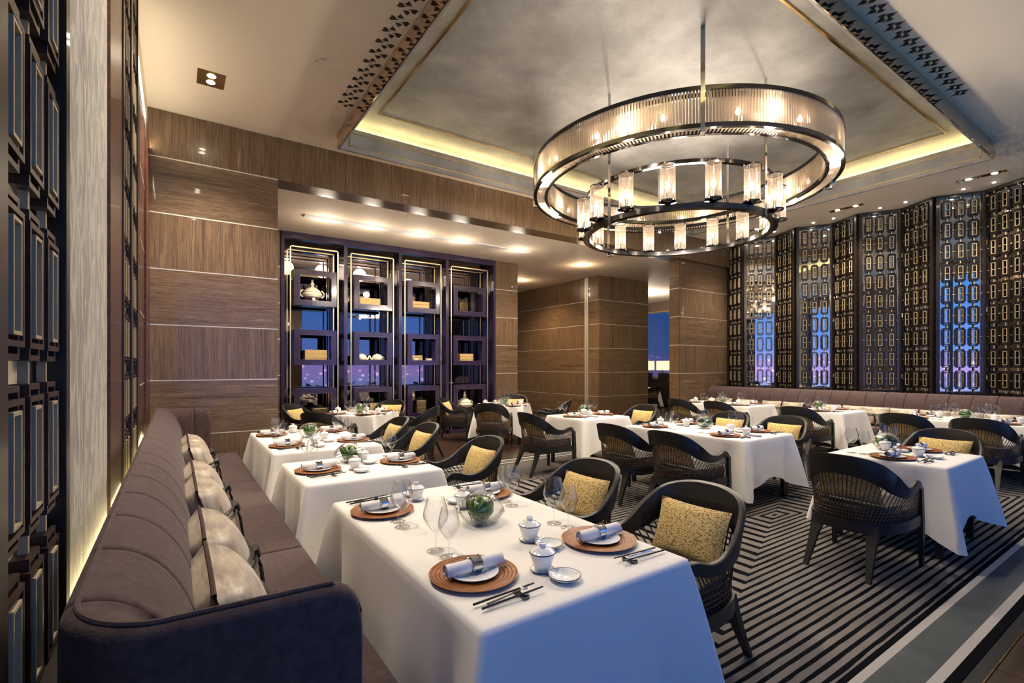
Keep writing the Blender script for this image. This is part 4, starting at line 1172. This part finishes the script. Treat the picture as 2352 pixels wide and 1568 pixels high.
ringb = MB().lathe([(.0265, -.017), (.0285, -.017), (.0285, .017), (.0265, .017), (.0265, -.017)], 28).xform(Matrix.Rotation(PI/2, 4, 'Y'))
ringb_me = ringb.mesh('ring_sleeve', M['chrome'])
ringt = MB()
for x in (0,): ringt.tube([(x, .029*math.cos(2*PI*k/24), .029*math.sin(2*PI*k/24)) for k in range(24)], .0036, 6, True)
ringt_me = ringt.mesh('ring_lip', M['chrome'])
stick_me = MB().tube([(-.125, 0, .004), (.10, 0, .0125), (.125, 0, .0135)], [.0042, .0033, .0028], 8).mesh('chopstick', M['black_cord'])
spn = MB().tube([(-.09, 0, .006), (.0, 0, .010), (.055, 0, .0135)], [.0045, .003, .004], 8)
spn.lathe([(0, -.004), (.008, -.0035), (.014, 0), (.013, .002), (.007, -.001), (0, -.002)], 16, (.072, 0, .0145))
spoon_me = spn.mesh('spoon', M['chrome'])
rest_me = MB().box(-.012, .012, -.032, -.022, .0, .011).box(-.012, .012, .022, .032, .0, .011).box(-.009, .009, -.022, .022, .003, .007).mesh('chopstick_rest', M['dark_chrome'], 0)
vase_me = MB().lathe([(0, .003), (.05, .003), (.056, .006), (.085, .028), (.112, .062), (.108, .068), (.085, .105), (.05, .132), (.032, .138), (.034, .140), (.052, .134), (.087, .106), (.114, .064), (.087, .026), (.057, .0), (0, .0)], 8).mesh('vase', M['clear_glass'], 25)
def melon_mesh():
    mb = MB(); nu, nv = 26, 14; vs = []; fs = []
    for i in range(nv+1):
        t = -PI/2 + PI*i/nv
        for k in range(nu):
            a = 2*PI*k/nu; r = .057*math.cos(t)*(1 + .04*math.cos(9*a))
            vs.append((.078*math.sin(t), r*math.cos(a), .068 + r*math.sin(a)))
    for i in range(nv):
        for k in range(nu):
            j = (k+1) % nu; fs.append((i*nu+k, i*nu+j, (i+1)*nu+j, (i+1)*nu+k))
    return mb.add(vs, fs).mesh('gourd', M['green_melon'], 60)
melon_me = melon_mesh()
lf = MB()
for k in range(1):
    r0 = .066 + .006*k
    pts = [(r0*math.cos(a), r0*math.sin(a)*.9, .02 + .09*math.sin(PI*j/10) + .01*k) for j, a in enumerate([PI*.9*j/10 + k*1.9 for j in range(11)])]
    lf.tube(pts, [.002, .006, .009, .010, .010, .010, .010, .009, .007, .004, .001], 6)
leafs_me = lf.mesh('leaf_blade', M['leaf_green'])

SEAT = {}
G = dict(charger='brown chargers', plate='small white plates', nap='rolled white napkins', ring='silver napkin rings', cup='lidded white tea cups', dish='white sauce dishes',
         big='large wine glasses', small='small wine glasses', stick='black chopsticks', spoon='silver spoons', rest='chopstick rests', vase='glass vases holding green gourds')
def put(me, name, label, cat, group, c, Mx, dx, dy, dz=0, rz=0):
    p = Mx @ Vector((dx, dy, 0)); o = inst(me, name, None, (c[0]+p.x, c[1]+p.y, TOP+.0012+dz), (0, 0, Mx.to_euler().z + rz))
    return tag(o, label, cat, G[group])
def setting(c, px, py, sy, side, where, Mx, detail=True):
    """plate at (px,py) in table axes; sy = +1 when this place mirrors to the far half; side -1: left sitter, +1: right sitter"""
    s = sy
    put(charger_me, 'charger_plate', 'round brown charger plate ' + where, 'plate', 'charger', c, Mx, px, py)
    put(plate_me, 'side_plate', 'small white plate ' + where, 'plate', 'plate', c, Mx, px, py, .0095)
    put(nap_me, 'napkin', 'rolled white napkin ' + where, 'napkin', 'nap', c, Mx, px+.005, py, .0415+.003)
    r = thing('napkin_ring', 'silver napkin ring ' + where, 'napkin ring', (0,0,0), 0, G['ring'])
    p = Mx @ Vector((px+.005, py, 0)); r.location = (c[0]+p.x, c[1]+p.y, TOP+.0445+.0012); r.rotation_euler = (0, 0, Mx.to_euler().z)
    inst(ringb_me, 'ring_sleeve', r); [inst(ringt_me, 'ring_lip', r, (x_, 0, 0)) for x_ in (-.018, .018)]
    if side < 0: gx, gy, ex, ey = .245, -.11*-s, .265, -.22*-s
    else: gx, gy, ex, ey = -.255, .185*-s, -.235, .07*-s
    q = Mx @ Vector((px+gx, py+gy, 0))
    t = thing('lidded_tea_cup', 'white lidded tea cup ' + where, 'tea cup', (c[0]+q.x, c[1]+q.y, TOP+.0012), 0, G['cup'])
    su = inst(sauc_me, 'saucer', t); inst(saucrim_me, 'rim_band', su); cu = inst(cup_me, 'cup', t); inst(lid_me, 'lid', t); inst(cuprim_me, 'rim_band', cu)
    d = put(dish_me, 'sauce_dish', 'white sauce dish ' + where, 'dish', 'dish', c, Mx, px+ex, py+ey)
    inst(dishrim_me, 'rim_band', d)
    put(glass_big, 'wine_glass', 'large wine glass ' + where, 'wine glass', 'big', c, Mx, px-.01, py+.31*-s)
    put(glass_small, 'wine_glass', 'smaller wine glass ' + where, 'wine glass', 'small', c, Mx, px+.005, py+.215*-s)
    fy = py - .235*-s
    rev = 1 if side < 0 else -1
    put(stick_me, 'chopstick', 'chopstick nearer the plate ' + where, 'chopstick', 'stick', c, Mx, px, fy+.02, .0068, 0 if rev > 0 else PI)
    put(stick_me, 'chopstick', 'chopstick away from the plate ' + where, 'chopstick', 'stick', c, Mx, px+.01, fy-.02, .0068, 0 if rev > 0 else PI)
    put(spoon_me, 'spoon', 'silver spoon ' + where, 'spoon', 'spoon', c, Mx, px, fy, .0065, .08 if rev > 0 else PI+.08)
    put(rest_me, 'chopstick_rest', 'chopstick rest ' + where, 'chopstick rest', 'rest', c, Mx, px+.055*rev, fy, 0)
def vase(c, Mx, dx, dy, where, rz):
    p = Mx @ Vector((dx, dy, 0))
    t = thing('gourd_vase', 'faceted glass vase with green gourd ' + where, 'vase', (c[0]+p.x, c[1]+p.y, TOP+.0012), rz, G['vase'])
    t.scale = (1.12, 1.12, 1.12)
    inst(vase_me, 'vase', t); inst(melon_me, 'gourd', t); inst(leafs_me, 'leaf_blade', t)
def laid_table(nm, cx, cy, a, b, seats, rz=0, hem=.30, tip=.13, seed=1, vo=(0, 0), plate_y=.50):
    table(nm, cx, cy, a, b, rz, hem, tip, seed)
    Mx = Matrix.Rotation(rz, 3, 'Z'); c = (cx, cy)
    if seats == 4:
        for sy, w1 in ((-1, 'near'), (1, 'far')):
            for side, w2 in ((-1, 'left'), (1, 'right')):
                setting(c, side*.328, sy*plate_y, sy, side, 'at the %s %s place of the %s' % (w1, w2, nm), Mx)
    else:
        for side, w2 in ((-1, 'left'), (1, 'right')):
            setting(c, side*.328, -.02 + plate_y*0, -1, side, 'at the %s place of the %s' % (w2, nm), Mx)
    vase(c, Mx, vo[0], vo[1], 'on the ' + nm, .3 + seed*.4)
laid_table('nearest banquette table', 1.265, 2.13, .50, .85, 4, hem=.27, tip=.10, seed=1, vo=(.02, .03))
laid_table('small second banquette table', 1.225, 3.95, .50, .46, 2, seed=2, vo=(-.03, .20))
laid_table('farthest left banquette table', 1.245, 5.78, .50, .86, 4, seed=3, vo=(0, .08), plate_y=.46)
laid_table('large centre table', 5.53, 3.78, .50, .84, 4, seed=4, vo=(.06, .04))
laid_table('small right-hand table', 5.48, 1.69, .48, .43, 2, seed=5, vo=(.14, .18))
laid_table('small far centre table', 5.50, 5.88, .50, .43, 2, seed=6, vo=(.12, .20))
laid_table('farthest right banquette table', 9.74, 6.20, .50, .84, 4, seed=7)
laid_table('small middle right banquette table', 9.74, 4.13, .48, .42, 2, seed=8, vo=(.05, .18))
laid_table('nearest right banquette table', 9.74, 2.26, .50, .84, 4, seed=9)
laid_table('left alcove table', A1[0], A1[1], .47, .47, 4, PI/4, seed=10, plate_y=.26)
laid_table('right alcove table', A2[0], A2[1], .47, .47, 4, PI/4, seed=11, plate_y=.26)

# ------------------------------------------------------------------ the room beyond the pillar
table('far table behind the pillar', 14.0, 12.6, .8, .6, 0, .10, .05, 12)
sb = thing('sideboard', 'dark sideboard below the far window', 'sideboard', (15.5, 12.2, 0))
MB().box(-.25, .25, -2.6, 2.6, .08, 1.0).build('body', M['dark_wood'], sb, 0); MB().box(-.28, .28, -2.65, 2.65, 1.0, 1.05).build('top', M['dark_wood'], sb, 0)
MB().box(-.2, .2, -2.5, 2.5, 0, .08).build('plinth', M['black_paint'], sb, 0)
for i, (y, lb) in enumerate(((13.05, 'leftmost'), (12.35, 'middle'), (11.95, 'rightmost'))):
    l_ = thing('table_lamp', 'table lamp with square cream shade on the far sideboard, ' + lb, 'lamp', (15.45, y, 1.05))
    rbox(-.09, .09, -.16, .16, 0, .24, .02).build('lamp_base', M['dark_wood'], l_); MB().box(-.02, .02, -.02, .02, .24, .36).build('lamp_stem', M['gold'], l_, 0)
    MB().box(-.13, .13, -.20, .20, .34, .70).build('lamp_shade', M['shade_glow'], l_, 0)
ys = thing('yellow_bench', 'low bench with yellow back behind the far table', 'bench', (14.75, 13.9, 0))
rbox(.0, .12, -.5, .5, .45, 1.0, .03).build('backrest', M['cushion_weave'], ys); rbox(-.4, .1, -.5, .5, 0, .45, .03).build('seat', M['cushion_weave'], ys)
point('far_room_light', (13.6, 11.6, 3.6), 60, .2, None)
